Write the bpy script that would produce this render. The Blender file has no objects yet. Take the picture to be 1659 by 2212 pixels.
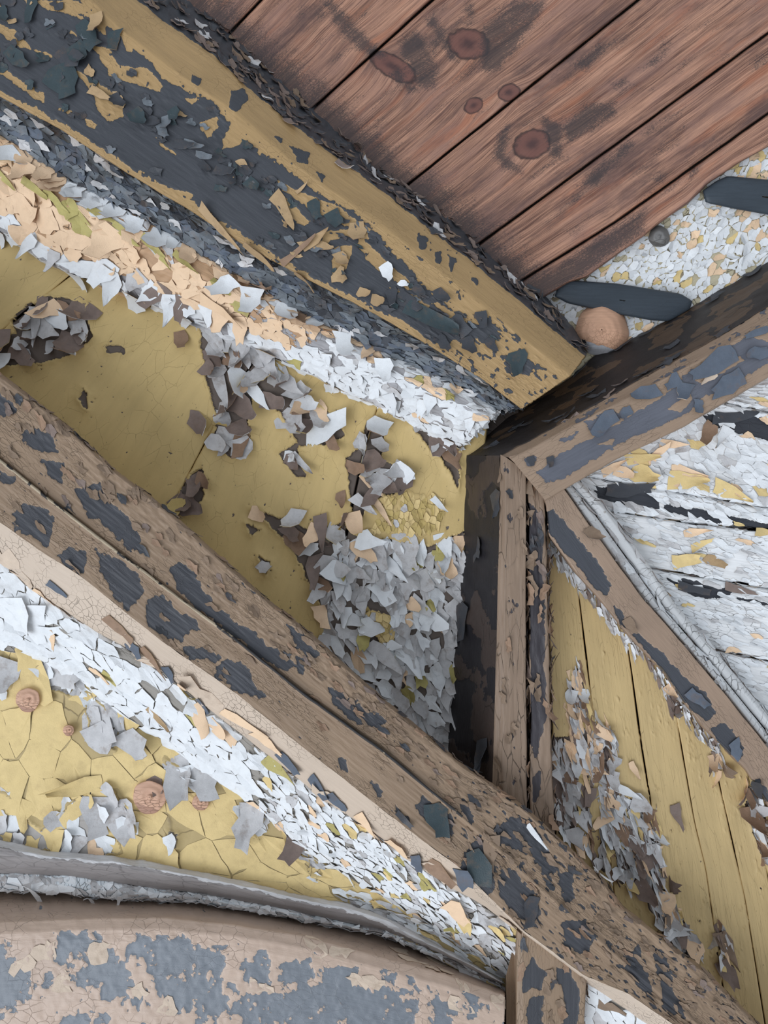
import bpy, math, random
import numpy as np

# ------------------------------------------------------------------ camera, sky, light, exposure
W, H, F = 1659.0, 2212.0, 1660.0
CX, CY = W / 2, H / 2
PITCH = math.radians(45)
CAM = np.array([0.0, 0.0, 1.65])
RIGHT = np.array([1.0, 0, 0])
UP = np.array([0, -math.sin(PITCH), math.cos(PITCH)])
FWD = np.array([0, math.cos(PITCH), math.sin(PITCH)])
sc = bpy.context.scene
col = sc.collection
cd = bpy.data.cameras.new('camera')
cam = bpy.data.objects.new('camera', cd)
col.objects.link(cam)
cam.location = CAM
cam.rotation_euler = (math.pi / 2 + PITCH, 0, 0)
cd.sensor_width = 36.0
cd.lens = 36.0 * F / H
cd.clip_start = 0.02
sc.camera = cam

world = bpy.data.worlds.new('overcast_sky')
sc.world = world
world.use_nodes = True
bg = world.node_tree.nodes['Background']
bg.inputs[0].default_value = (0.885, 0.965, 1.06, 1)
bg.inputs[1].default_value = 0.66

sd_ = bpy.data.lights.new('lower_left_fill', 'SUN')  # added fill lamp shining upward from the lower left, below the horizon
sd_.energy = 2.1
sd_.angle = math.radians(45)
sd_.color = (0.92, 0.97, 1.04)
fill = bpy.data.objects.new('lower_left_fill', sd_)
col.objects.link(fill)
from mathutils import Vector
_tofill = RIGHT * -0.55 + UP * -0.42 + FWD * -0.72
fill.rotation_euler = Vector(_tofill).to_track_quat('Z', 'Y').to_euler()
fill.location = (-2, -1, 2)

sc.view_settings.view_transform = 'Standard'
sc.view_settings.look = 'None'
sc.view_settings.gamma = 1.0
sc.view_settings.exposure = -0.12
try:
    sc.view_settings.use_curve_mapping = False
except Exception:
    pass

rng = np.random.default_rng(7)
WLOC = {}

# ------------------------------------------------------------------ small maths
def s2l(c):
    c = np.asarray(c, float) / 255.0
    return tuple(np.where(c <= 0.04045, c / 12.92, ((c + 0.055) / 1.055) ** 2.4))

def to_world(px, py, d):
    px, py, d = np.broadcast_arrays(np.asarray(px, float), np.asarray(py, float), np.asarray(d, float))
    x = (px - CX) / F * d
    y = -(py - CY) / F * d
    return CAM + x[..., None] * RIGHT + y[..., None] * UP + d[..., None] * FWD

def _hash(i, j, seed):
    n = (i.astype(np.int64) * 374761393 + j.astype(np.int64) * 668265263 + seed * 974634777) & 0x7fffffff
    n = ((n ^ (n >> 13)) * 1274126177) & 0x7fffffff
    n = n ^ (n >> 16)
    return (n & 0xffff) / 65535.0

def vnoise(x, y, seed=0):
    xi, yi = np.floor(x), np.floor(y)
    fx, fy = x - xi, y - yi
    fx = fx * fx * (3 - 2 * fx)
    fy = fy * fy * (3 - 2 * fy)
    a, b = _hash(xi, yi, seed), _hash(xi + 1, yi, seed)
    c, d = _hash(xi, yi + 1, seed), _hash(xi + 1, yi + 1, seed)
    return (a * (1 - fx) + b * fx) * (1 - fy) + (c * (1 - fx) + d * fx) * fy

def fbm(x, y, seed=0, octv=4, gain=0.55):
    x = np.asarray(x, float); y = np.asarray(y, float)
    s, a, t = 0.0, 1.0, 0.0
    for o in range(octv):
        s = s + a * (vnoise(x, y, seed + o * 17) - 0.5)
        t += a
        a *= gain
        x = x * 2.03 + 5.1; y = y * 2.03 + 3.7
    return s / t * 2

def rot(x, y, deg, sx, sy):
    """pixel-plane coordinates turned along a board and scaled by the grain size"""
    a = math.radians(deg)
    return (x * math.cos(a) + y * math.sin(a)) / sx, (-x * math.sin(a) + y * math.cos(a)) / sy

def sdpoly(px, py, poly):
    """signed distance, positive inside"""
    px = np.asarray(px, float); py = np.asarray(py, float)
    P = np.asarray(poly, float)
    n = len(P)
    d = np.full(px.shape, 1e9)
    ins = np.zeros(px.shape, bool)
    for i in range(n):
        ax, ay = P[i]; bx, by = P[(i + 1) % n]
        ex, ey = bx - ax, by - ay
        wx, wy = px - ax, py - ay
        t = np.clip((wx * ex + wy * ey) / (ex * ex + ey * ey + 1e-9), 0, 1)
        d = np.minimum(d, (wx - ex * t) ** 2 + (wy - ey * t) ** 2)
        c = (ay > py) != (by > py)
        xx = ex * (py - ay) / (ey if abs(ey) > 1e-9 else 1e-9) + ax
        ins ^= c & (px < xx)
    d = np.sqrt(d)
    return np.where(ins, d, -d)

def sdpolys(px, py, polys):
    d = np.full(np.shape(px), -1e3)
    for p in polys:
        d = np.maximum(d, sdpoly(px, py, p))
    return d

def dline(px, py, pts):
    """distance to an open polyline"""
    d = np.full(np.shape(px), 1e9)
    for (ax, ay), (bx, by) in zip(pts[:-1], pts[1:]):
        ex, ey = bx - ax, by - ay
        t = np.clip(((px - ax) * ex + (py - ay) * ey) / (ex * ex + ey * ey + 1e-9), 0, 1)
        d = np.minimum(d, np.hypot(px - ax - ex * t, py - ay - ey * t))
    return d

def sst(a, b, x):
    t = np.clip((x - a) / (b - a), 0, 1)
    return t * t * (3 - 2 * t)

# ------------------------------------------------------------------ materials
def new_mat(name):
    m = bpy.data.materials.new(name)
    m.use_nodes = True
    nt = m.node_tree
    b = nt.nodes['Principled BSDF']
    return m, nt, b

class N:
    def __init__(self, nt): self.nt = nt
    def node(self, t, **k):
        n = self.nt.nodes.new(t)
        for a, v in k.items(): setattr(n, a, v)
        return n
    def link(self, a, b): self.nt.links.new(a, b)
    def attr(self, name): return self.node('ShaderNodeAttribute', attribute_name=name)
    def val(self, sock, v):
        if hasattr(v, 'is_output'): self.link(v, sock)
        else: sock.default_value = v
    def math(self, op, a, b=0.0, c=None, clamp=False):
        n = self.node('ShaderNodeMath', operation=op, use_clamp=clamp)
        self.val(n.inputs[0], a); self.val(n.inputs[1], b)
        if c is not None: self.val(n.inputs[2], c)
        return n.outputs[0]
    def mapr(self, v, a, b, c=0.0, d=1.0, smooth=True):
        n = self.node('ShaderNodeMapRange', interpolation_type='SMOOTHSTEP' if smooth else 'LINEAR')
        self.val(n.inputs[0], v)
        for i, x in enumerate((a, b, c, d)): n.inputs[i + 1].default_value = x
        return n.outputs[0]
    def scale(self, vec, s):
        n = self.node('ShaderNodeVectorMath', operation='MULTIPLY')
        self.link(vec, n.inputs[0]); n.inputs[1].default_value = s
        return n.outputs[0]
    def noise(self, vec, s=1.0, detail=3.0, rough=0.6):
        n = self.node('ShaderNodeTexNoise')
        self.link(vec, n.inputs['Vector'])
        n.inputs['Scale'].default_value = s
        n.inputs['Detail'].default_value = detail
        n.inputs['Roughness'].default_value = rough
        return n.outputs[0]
    def voro(self, vec, s=1.0, feature='DISTANCE_TO_EDGE', rnd=1.0):
        n = self.node('ShaderNodeTexVoronoi', feature=feature)
        self.link(vec, n.inputs['Vector'])
        n.inputs['Scale'].default_value = s
        n.inputs['Randomness'].default_value = rnd
        return n.outputs['Distance'] if feature != 'F1c' else n.outputs['Color']
    def mix(self, f, a, b):
        n = self.node('ShaderNodeMix', data_type='RGBA')
        self.val(n.inputs[0], f)
        for s, v in ((n.inputs[6], a), (n.inputs[7], b)):
            if hasattr(v, 'is_output'): self.link(v, s)
            else: s.default_value = (*v[:3], 1)
        return n.outputs[2]
    def bump(self, h, dist=0.002, strength=1.0, normal=None):
        n = self.node('ShaderNodeBump')
        n.inputs['Strength'].default_value = strength
        n.inputs['Distance'].default_value = dist
        self.link(h, n.inputs['Height'])
        if normal is not None: self.link(normal, n.inputs['Normal'])
        return n.outputs[0]

def mul(c, k): return tuple(min(1.0, x * k) for x in c)

def paint(name, A, B, rough=0.55, crack=(30, 60), crackw=0.03, crackamt=0.5, grain=(14, 220), grainamt=0.3,
          edge=0.5, var=0.16, dirt=(40, 34, 28), speck=0.0, spec=0.35):
    """A: the paint film, B: what shows where attribute 'wear' > 0; coordinates 'pc' run along and across the board in metres"""
    A, B, dirt = s2l(A), s2l(B), s2l(dirt)
    m, nt, b = new_mat(name)
    n = N(nt)
    pc = n.attr('pc').outputs['Vector']
    wear = n.attr('wear').outputs['Fac']
    e1 = n.noise(n.scale(pc, (55, 90, 1)), 1.0, 4.0, 0.65)
    w2 = n.math('ADD', wear, n.math('MULTIPLY', n.math('SUBTRACT', e1, 0.5), edge))
    fac = n.mapr(w2, -0.02, 0.02)
    v1 = n.noise(n.scale(pc, (6, 14, 1)), 1.0, 5.0, 0.6)
    v2 = n.noise(n.scale(pc, (grain[0], grain[1], 1)), 1.0, 3.0, 0.6)
    vv = n.math('ADD', n.math('MULTIPLY', v1, 0.6), n.math('MULTIPLY', v2, 0.4))
    ca = n.mix(n.mapr(vv, 0.3, 0.7), mul(A, 1 - var), mul(A, 1 + var))
    cb = n.mix(n.mapr(vv, 0.3, 0.7), mul(B, 1 - var * 1.3), mul(B, 1 + var * 1.3))
    c = n.mix(fac, ca, cb)
    wob = n.node('ShaderNodeVectorMath', operation='ADD')
    nz = n.node('ShaderNodeTexNoise'); n.link(n.scale(pc, (1, 1, 1)), nz.inputs['Vector']); nz.inputs['Scale'].default_value = 60
    n.link(pc, wob.inputs[0]); n.link(n.scale(nz.outputs['Color'], (0.012, 0.006, 0)), wob.inputs[1])
    cr = n.voro(n.scale(wob.outputs[0], (crack[0], crack[1], 1)))
    crm = n.mapr(cr, 0.0, crackw, 1.0, 0.0)
    part = n.mapr(n.noise(n.scale(pc, (9, 12, 1)), 1.0, 2.0), 0.42, 0.6)
    crm = n.math('MULTIPLY', n.math('MULTIPLY', crm, part), crackamt)
    crm = n.math('MULTIPLY', crm, n.math('SUBTRACT', 1.0, n.math('MULTIPLY', fac, 0.6)))
    c = n.mix(crm, c, dirt)
    if speck > 0:
        sp = n.noise(n.scale(pc, (70, 150, 1)), 1.0, 3.0, 0.7)
        spm = n.math('MULTIPLY', n.mapr(sp, 0.66, 0.72), speck)
        c = n.mix(spm, c, dirt)
    n.link(c, b.inputs['Base Color'])
    b.inputs['Roughness'].default_value = rough
    b.inputs['Specular IOR Level'].default_value = spec
    h = n.math('ADD', n.math('MULTIPLY', v2, grainamt), n.math('MULTIPLY', fac, -0.55))
    h = n.math('ADD', h, n.math('MULTIPLY', crm, -0.8))
    fine = n.noise(n.scale(pc, (300, 500, 1)), 1.0, 2.0)
    h = n.math('ADD', h, n.math('MULTIPLY', fine, 0.12))
    n.link(n.bump(h, 0.0022, 0.9), b.inputs['Normal'])
    return m

def flat_paint(name, c, var=0.14, rough=0.6, stain=0.30):
    """one paint chip colour"""
    c = s2l(c)
    m, nt, b = new_mat(name)
    n = N(nt)
    pos = n.node('ShaderNodeNewGeometry').outputs['Position']
    isl = n.node('ShaderNodeNewGeometry').outputs['Random Per Island']
    v = n.noise(pos, 55.0, 4.0, 0.65)
    v = n.math('ADD', n.math('MULTIPLY', v, 0.65), n.math('MULTIPLY', isl, 0.35))
    cc = n.mix(n.mapr(v, 0.25, 0.75), mul(c, 1 - var), mul(c, 1 + var))
    st = n.math('MULTIPLY', n.mapr(n.noise(pos, 34.0, 4.0, 0.7), 0.5, 0.72), stain)
    n.link(n.mix(st, cc, s2l((118, 92, 70))), b.inputs['Base Color'])
    b.inputs['Roughness'].default_value = rough
    b.inputs['Specular IOR Level'].default_value = 0.3
    f = n.noise(pos, 420.0, 2.0)
    n.link(n.bump(f, 0.0008, 0.6), b.inputs['Normal'])
    return m

def stained_wood(name):
    m, nt, b = new_mat(name)
    n = N(nt)
    pc = n.attr('pc').outputs['Vector']      # grain coordinates, bent around the knots
    knot = n.attr('knot').outputs['Fac']
    soot = n.attr('soot').outputs['Fac']
    g1 = n.noise(n.scale(pc, (2.0, 45, 1)), 1.0, 6.0, 0.7)
    g2 = n.noise(n.scale(pc, (7, 420, 1)), 1.0, 4.0, 0.65)
    g3 = n.noise(n.scale(pc, (5, 12, 1)), 1.0, 5.0, 0.65)
    g = n.math('ADD', n.math('MULTIPLY', g1, 0.55), n.math('MULTIPLY', g2, 0.45))
    c = n.mix(n.mapr(g, 0.36, 0.64), s2l((80, 50, 42)), s2l((196, 148, 122)))
    c = n.mix(n.math('MULTIPLY', n.mapr(g3, 0.42, 0.7), 0.75), c, s2l((140, 106, 95)))
    g4 = n.noise(n.scale(pc, (3.5, 26, 2)), 1.0, 4.0, 0.6)
    c = n.mix(n.math('MULTIPLY', n.mapr(g4, 0.52, 0.72), 0.6), c, s2l((168, 104, 74)))
    g5 = n.noise(n.scale(pc, (3.2, 10, 3)), 1.0, 5.0, 0.7)
    c = n.mix(n.math('MULTIPLY', n.mapr(g5, 0.48, 0.68), 0.7), c, s2l((82, 62, 60)))
    kn = n.math('ADD', knot, n.math('MULTIPLY', n.math('SUBTRACT', n.noise(n.scale(pc, (70, 70, 1)), 1.0, 4.0), 0.5), 0.25))
    kc = n.mix(n.mapr(kn, 0.05, 0.30), s2l((46, 34, 34)), s2l((112, 74, 66)))
    kc = n.mix(n.mapr(kn, 0.45, 0.95), kc, s2l((66, 44, 46)))
    c = n.mix(n.math('MULTIPLY', n.mapr(knot, -0.03, 0.12), 0.92), c, kc)
    sp = n.noise(n.scale(pc, (190, 330, 1)), 1.0, 5.0, 0.8)
    sm = n.mapr(n.math('ADD', soot, n.math('MULTIPLY', n.math('SUBTRACT', sp, 0.5), 2.6)), 0.12, 0.75)
    c = n.mix(n.math('MULTIPLY', sm, 0.8), c, s2l((54, 50, 52)))
    n.link(c, b.inputs['Base Color'])
    b.inputs['Roughness'].default_value = 0.42
    b.inputs['Specular IOR Level'].default_value = 0.4
    n.link(n.bump(g, 0.0012, 0.7), b.inputs['Normal'])
    return m

# ------------------------------------------------------------------ meshes
def np_mesh(name, V, Q, mats, smooth=True, attrs=None, midx=None):
    me = bpy.data.meshes.new(name)
    V = np.ascontiguousarray(V, dtype=np.float32)
    Q = np.ascontiguousarray(Q, dtype=np.int32)
    k = Q.shape[1]
    me.vertices.add(len(V)); me.vertices.foreach_set('co', V.ravel())
    me.loops.add(Q.size); me.loops.foreach_set('vertex_index', Q.ravel())
    me.polygons.add(len(Q))
    me.polygons.foreach_set('loop_start', np.arange(0, Q.size, k, dtype=np.int32))
    me.polygons.foreach_set('use_smooth', np.full(len(Q), bool(smooth)))
    for m in mats: me.materials.append(m)
    if midx is not None: me.polygons.foreach_set('material_index', np.asarray(midx, np.int32))
    for an, arr in (attrs or {}).items():
        arr = np.asarray(arr, np.float32)
        if arr.ndim == 1:
            a = me.attributes.new(an, 'FLOAT', 'POINT'); a.data.foreach_set('value', arr)
        else:
            a = me.attributes.new(an, 'FLOAT_VECTOR', 'POINT'); a.data.foreach_set('vector', arr.ravel())
    me.update(calc_edges=True)
    return me

def link(name, me, wloc, parent=None):
    o = bpy.data.objects.new(name, me)
    col.objects.link(o)
    wloc = np.asarray(wloc, float)
    WLOC[o.name] = wloc
    if parent is not None:
        o.parent = parent
        o.location = wloc - WLOC[parent.name]
    else:
        o.location = wloc
    return o

def tag(o, label=None, cat=None, group=None, kind=None):
    if cat and not kind: kind = 'thing'
    if label: o['label'] = label
    if cat: o['category'] = cat
    if group: o['group'] = group
    if kind: o['kind'] = kind
    return o

def empty(name, px, py, d):
    return link(name, None, to_world(px, py, d))

def ext(pts, a=0, b=0):
    """lengthen a polyline at its ends by a and b pixels"""
    P = [np.array(p, float) for p in pts]
    if a:
        v = P[0] - P[1]; P.insert(0, P[0] + v / np.hypot(*v[:2]) * a)
    if b:
        v = P[-1] - P[-2]; P.append(P[-1] + v / np.hypot(*v[:2]) * b)
    return np.array(P)

def resample(P, n, smooth=0):
    seg = np.hypot(np.diff(P[:, 0]), np.diff(P[:, 1]))
    s = np.concatenate([[0], np.cumsum(seg)])
    t = np.linspace(0, s[-1], n)
    out = np.stack([np.interp(t, s, P[:, k]) for k in range(P.shape[1])], 1)
    k = int(smooth / (s[-1] / (n - 1)))
    if k > 1:
        ker = np.ones(k) / k
        for c in range(out.shape[1]):
            pad = np.pad(out[:, c], (k, k), mode='reflect', reflect_type='odd')
            out[:, c] = np.convolve(pad, ker, mode='same')[k:-k]
    return out

def lerp_rail(A, B, f, d=None):
    n = 60
    a, b = resample(np.asarray(A, float)[:, :2], n), resample(np.asarray(B, float)[:, :2], n)
    return a * (1 - f) + b * f

class Surf:
    """a surface lofted between rails (pixel polylines, each at its distance in metres from the camera), as a fine grid"""
    def __init__(self, rails, step=3.5, ends=(None, None), wob=0.0, smooth=25, seed=0):
        R = []
        for pts, d in rails:
            P = np.asarray(pts, float)[:, :2]
            d = np.broadcast_to(np.asarray(d, float), (len(P),)) if np.ndim(d) else np.full(len(P), float(d))
            R.append(np.column_stack([P, d]))
        L = max(np.hypot(np.diff(r[:, 0]), np.diff(r[:, 1])).sum() for r in R)
        nu = max(4, int(L / step))
        R = [resample(r, nu, smooth) for r in R]
        if wob:
            for i, r in enumerate(R):
                r[:, 1] += wob * fbm(r[:, 0] / 35.0, r[:, 0] * 0 + i * 9.1, seed + 3, 3)
        G = [R[0][:, None, :]]
        self.railcol = [0]
        for a, b in zip(R[:-1], R[1:]):
            wpx = np.hypot(a[:, 0] - b[:, 0], a[:, 1] - b[:, 1]).max()
            wd = np.abs(a[:, 2] - b[:, 2]).max() * 1000
            nv = max(1, int(max(wpx, 0) / step), int(wd / 30) + 1)
            f = (np.arange(1, nv + 1) / nv)[None, :, None]
            G.append(a[:, None, :] * (1 - f) + b[:, None, :] * f)
            self.railcol.append(self.railcol[-1] + nv)
        g = np.concatenate(G, 1)
        self.u0 = 0
        for e, at0 in zip(ends, (True, False)):
            if e is None: continue
            c = (g[:1] if at0 else g[-1:]).copy()
            c[..., 2] = np.maximum(c[..., 2], e)
            if at0: g = np.concatenate([c, g], 0); self.u0 = 1
            else: g = np.concatenate([g, c], 0)
        self.g = g
        self.px, self.py = g[..., 0], g[..., 1]
        self.P = to_world(g[..., 0], g[..., 1], g[..., 2])
        self.frames()
        self.Ls, self.Lt = self.S[-1], self.T[-1]
        self.P0 = self.P
        self.hd = np.zeros(self.px.shape)
        self.attrs = {}
    def frames(self):
        P = self.P
        du = np.gradient(P, axis=0); dv = np.gradient(P, axis=1)
        n = np.cross(du, dv)
        n /= np.linalg.norm(n, axis=-1, keepdims=True) + 1e-12
        s = np.sign(np.sum(n * (CAM - P), -1, keepdims=True)); s[s == 0] = 1
        self.Nm = n * s
        self.S = np.concatenate([[0], np.cumsum(np.linalg.norm(np.diff(P, axis=0), axis=-1).mean(1))])
        self.T = np.concatenate([[0], np.cumsum(np.linalg.norm(np.diff(P, axis=1), axis=-1).mean(0))])
    def disp(self, h):
        """move the grid out along its normals, metres towards the viewer"""
        self.P = self.P + self.Nm * h[..., None]
        self.hd = self.hd + h
    def build(self, name, mat, parent=None, origin=None, smooth=True, **attrs):
        nu, nv = self.P.shape[:2]
        V = self.P.reshape(-1, 3)
        o = V.mean(0) if origin is None else np.asarray(origin)
        i = np.arange(nu * nv).reshape(nu, nv)
        Q = np.stack([i[:-1, :-1], i[1:, :-1], i[1:, 1:], i[:-1, 1:]], -1).reshape(-1, 4)
        pc = np.zeros((nu, nv, 3)); pc[..., 0] = self.S[:, None]; pc[..., 1] = self.T[None, :]
        A = {'pc': attrs.pop('pc', pc).reshape(-1, 3)}
        for k, v in attrs.items(): A[k] = np.asarray(v).reshape(-1)
        A.setdefault('wear', np.full(nu * nv, -1.0))
        me = np_mesh(name, V - o, Q, [mat], smooth, A)
        self.obj = link(name, me, o, parent)
        return self.obj
    def bil(self, A, s, t):
        fu = np.interp(s, self.S, np.arange(len(self.S)))
        fv = np.interp(t, self.T, np.arange(len(self.T)))
        u = np.clip(np.floor(fu).astype(int), 0, len(self.S) - 2); v = np.clip(np.floor(fv).astype(int), 0, len(self.T) - 2)
        a, b = fu - u, fv - v
        if A.ndim == 3: a, b = a[..., None], b[..., None]
        return (A[u, v] * (1 - a) + A[u + 1, v] * a) * (1 - b) + (A[u, v + 1] * (1 - a) + A[u + 1, v + 1] * a) * b
    def frame(self, s, t, e=0.012):
        """point, two tangents and normal of the smooth surface at (s, t)"""
        g = lambda a, b: self.bil(self.P0, np.array(np.clip(a, 0, self.Ls)), np.array(np.clip(b, 0, self.Lt)))
        p = g(s, t)
        s1, s0, t1, t0 = min(s + e, self.Ls), max(s - e, 0), min(t + e, self.Lt), max(t - e, 0)
        a = g(s1, t) - g(s0, t); b = g(s, t1) - g(s, t0)
        a /= np.linalg.norm(a) + 1e-9; b = b - a * (a @ b); b /= np.linalg.norm(b) + 1e-9
        n = np.cross(a, b)
        if n @ (CAM - p) < 0: n = -n
        u = np.argmin(abs(self.S - s)); v = np.argmin(abs(self.T - t))
        k = self.hd[max(u - 3, 0):u + 4, max(v - 3, 0):v + 4].max()
        return p + n * max(k, 0), a, b, n
    def pix(self, s, t):
        return self.bil(self.px, s, t), self.bil(self.py, s, t)
    def at(self, x, y):
        k = np.argmin((self.px - x) ** 2 + (self.py - y) ** 2)
        u, v = np.unravel_index(k, self.px.shape)
        return self.S[u], self.T[v]
    def dir_at(self, s, t, deg):
        """a direction given in the photograph's plane, as an angle in (s,t)"""
        e = 0.004
        x0, y0 = self.pix(s, t); x1, y1 = self.pix(s + e, t); x2, y2 = self.pix(s, t + e)
        M = np.array([[x1 - x0, x2 - x0], [y1 - y0, y2 - y0]], float)
        v = np.array([math.cos(math.radians(deg)), math.sin(math.radians(deg))])
        try: w = np.linalg.solve(M, v)
        except Exception: return 0.0
        return math.atan2(w[1], w[0])

# ------------------------------------------------------------------ paint flakes
def clip_half(poly, mx, my, nx, ny):
    out = []
    k = len(poly)
    for i in range(k):
        a = poly[i]; b = poly[(i + 1) % k]
        da = (a[0] - mx) * nx + (a[1] - my) * ny
        db = (b[0] - mx) * nx + (b[1] - my) * ny
        if da <= 0: out.append(a)
        if da * db < 0:
            t = da / (da - db)
            out.append((a[0] + (b[0] - a[0]) * t, a[1] + (b[1] - a[1]) * t))
    return out

def cells(Ls, Lt, cs, ct, seed, keep, jit=0.5, drop=0.32):
    """Voronoi cells of a jittered grid over a board; keep(s, t) says which to make"""
    r = np.random.default_rng(seed)
    ni, nj = int(Ls / cs) + 3, int(Lt / ct) + 3
    X = np.arange(ni)[:, None] - 1 + 0.5 + r.uniform(-jit, jit, (ni, nj))
    Y = np.arange(nj)[None, :] - 1 + 0.5 + r.uniform(-jit, jit, (ni, nj))
    X = X + (np.arange(nj) % 2)[None, :] * 0.5
    alive = r.uniform(0, 1, (ni, nj)) > drop
    K = keep(X * cs, Y * ct) & alive
    near = sorted([(di, dj) for di in range(-3, 4) for dj in range(-3, 4) if di or dj], key=lambda q: q[0] ** 2 + q[1] ** 2)
    out = []
    for i in range(1, ni - 1):
        for j in range(1, nj - 1):
            x, y = X[i, j], Y[i, j]
            if not K[i, j] or not (0 < x * cs < Ls and 0 < y * ct < Lt): continue
            poly = [(x - 1.6, y - 1.6), (x + 1.6, y - 1.6), (x + 1.6, y + 1.6), (x - 1.6, y + 1.6)]
            rad = 5.2
            for di, dj in near:
                a, b = i + di, j + dj
                if 0 <= a < ni and 0 <= b < nj and alive[a, b]:
                    qx, qy = X[a, b], Y[a, b]
                    dx, dy = qx - x, qy - y
                    if dx * dx + dy * dy > rad: continue
                    n0 = len(poly)
                    poly = clip_half(poly, (x + qx) / 2, (y + qy) / 2, dx, dy)
                    if len(poly) < 3: break
                    rad = 4.2 * max((p[0] - x) ** 2 + (p[1] - y) ** 2 for p in poly)
            if len(poly) >= 3:
                out.append((x * cs, y * ct, np.array(poly) * (cs, ct)))
    return out

def flake(poly, r, shrink=0.9, jag=0.08, lift=0.001, curl=0.3, tilt=0.1, lip=0.0, lip_dir=0.0, th=0.0007, maxv=13):
    """local verts (a, b, h) and faces of one flat chip: curl lifts its rim, lip lifts the side that faces lip_dir"""
    p = np.asarray(poly, float)
    c = p.mean(0)
    q = (p - c) * shrink
    size = np.hypot(q[:, 0], q[:, 1]).max() + 1e-6
    pts = []
    for a, b in zip(q, np.roll(q, -1, 0)):
        e = b - a
        L = np.hypot(*e)
        if L < size * 0.18: continue
        pts.append(a)
        m = int(L / (size * 0.42)) if len(pts) < maxv else 0
        for f in range(1, m + 1):
            if len(pts) >= maxv: break
            pts.append(a + e * (f / (m + 1)) + np.array([-e[1], e[0]]) / L * r.normal(0, jag) * size * 0.8)
    if len(pts) < 3: pts = list(q)
    pts = np.array(pts)
    k = len(pts)
    V2 = np.vstack([pts, [[0, 0]]])
    rr = np.hypot(V2[:, 0], V2[:, 1]) / size
    ta = r.uniform(0, 2 * math.pi)
    h = lift + curl * size * 0.3 * rr ** 2 + tilt * (V2[:, 0] * math.cos(ta) + V2[:, 1] * math.sin(ta)) * r.uniform(0, 1)
    h[:k] += r.uniform(0, 1, k) * curl * size * 0.15
    if lip:
        al = (V2[:, 0] * math.cos(lip_dir) + V2[:, 1] * math.sin(lip_dir)) / size
        h = h + lip * size * np.maximum(0, al + 0.15) ** 1.6
    h = np.maximum(h, 0.0002 + lift * 0.4)
    V2 = V2 + c
    top = np.column_stack([V2, h])
    low = np.column_stack([V2[:k] + (c - V2[:k]) * 0.02, np.maximum(h[:k] - max(th, 0.0009), -0.0006)])
    V = np.vstack([top, low])
    Fc, Mi = [], []
    for i in range(k):
        j = (i + 1) % k
        Fc.append((i, j, k)); Mi.append(0)
        Fc.append((j, i, k + 1 + i, k + 1 + j)); Mi.append(1)
    return V, Fc, Mi, size

def curl_flake(s, t, a, ln, wd, bend, r, taper=None, lift=0.001, th=0.0008):
    """a strip of paint hinged at one end, bent away from the board along direction a, usually narrowing to a torn tip"""
    n, m = 5, 3
    taper = r.uniform(0.35, 0.95) if taper is None else taper
    x = np.linspace(0, ln, n)
    f = x / ln
    w = wd / 2 * (1 - taper * f ** 1.3) * (0.75 + 0.35 * np.sin(math.pi * np.clip(f + 0.15, 0, 1)))
    R = ln / max(bend, 0.05)
    th_ = x / R
    skew = r.uniform(-0.35, 0.35)
    tw = r.uniform(-0.6, 0.6); cup = r.uniform(-0.5, 0.9)
    top, bot = [], []
    for i in range(n):
        for j in range(m):
            u = j - 1
            ww = w[i] * (1 + (r.uniform(-0.3, 0.3) if u else 0))
            xx = x[i] + (r.uniform(-0.5, 0.5) * ln / n * (1 if u else 0.4) if i == n - 1 else r.uniform(-0.12, 0.12) * ln / n)
            tt = xx / R
            X, Z = R * math.sin(tt), R * (1 - math.cos(tt))
            Y = u * ww + skew * xx
            Z += lift + cup * wd * 0.35 * (u * u) * f[i] + tw * u * ww * f[i] * 0.8
            for lst, o in ((top, 0.0), (bot, th)):
                lst.append((X + math.sin(tt) * o - ln * 0.42, Y, max(Z, 0.0026) - math.cos(tt) * o))
    ring = [i * m for i in range(n)] + [(n - 1) * m + 1] + [i * m + 2 for i in range(n - 1, -1, -1)] + [1]
    L = np.array(top + bot + [top[i] for i in ring] + [bot[i] for i in ring])
    V = np.column_stack([s + L[:, 0] * math.cos(a) - L[:, 1] * math.sin(a), t + L[:, 0] * math.sin(a) + L[:, 1] * math.cos(a), L[:, 2]])
    N_ = n * m
    Fc, Mi = [], []
    for i in range(n - 1):
        for j in range(m - 1):
            q = (i * m + j, (i + 1) * m + j, (i + 1) * m + j + 1, i * m + j + 1)
            for tri in ((q[0], q[1], q[2]), (q[0], q[2], q[3])):
                Fc.append(tri); Mi.append(0)
                Fc.append(tuple(N_ + v for v in reversed(tri))); Mi.append(1)
    nr = len(ring)
    for p in range(nr):
        q = (p + 1) % nr
        Fc.append((2 * N_ + q, 2 * N_ + p, 2 * N_ + nr + p, 2 * N_ + nr + q)); Mi.append(1)
    return V, Fc, Mi, max(ln, wd) / 2

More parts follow.
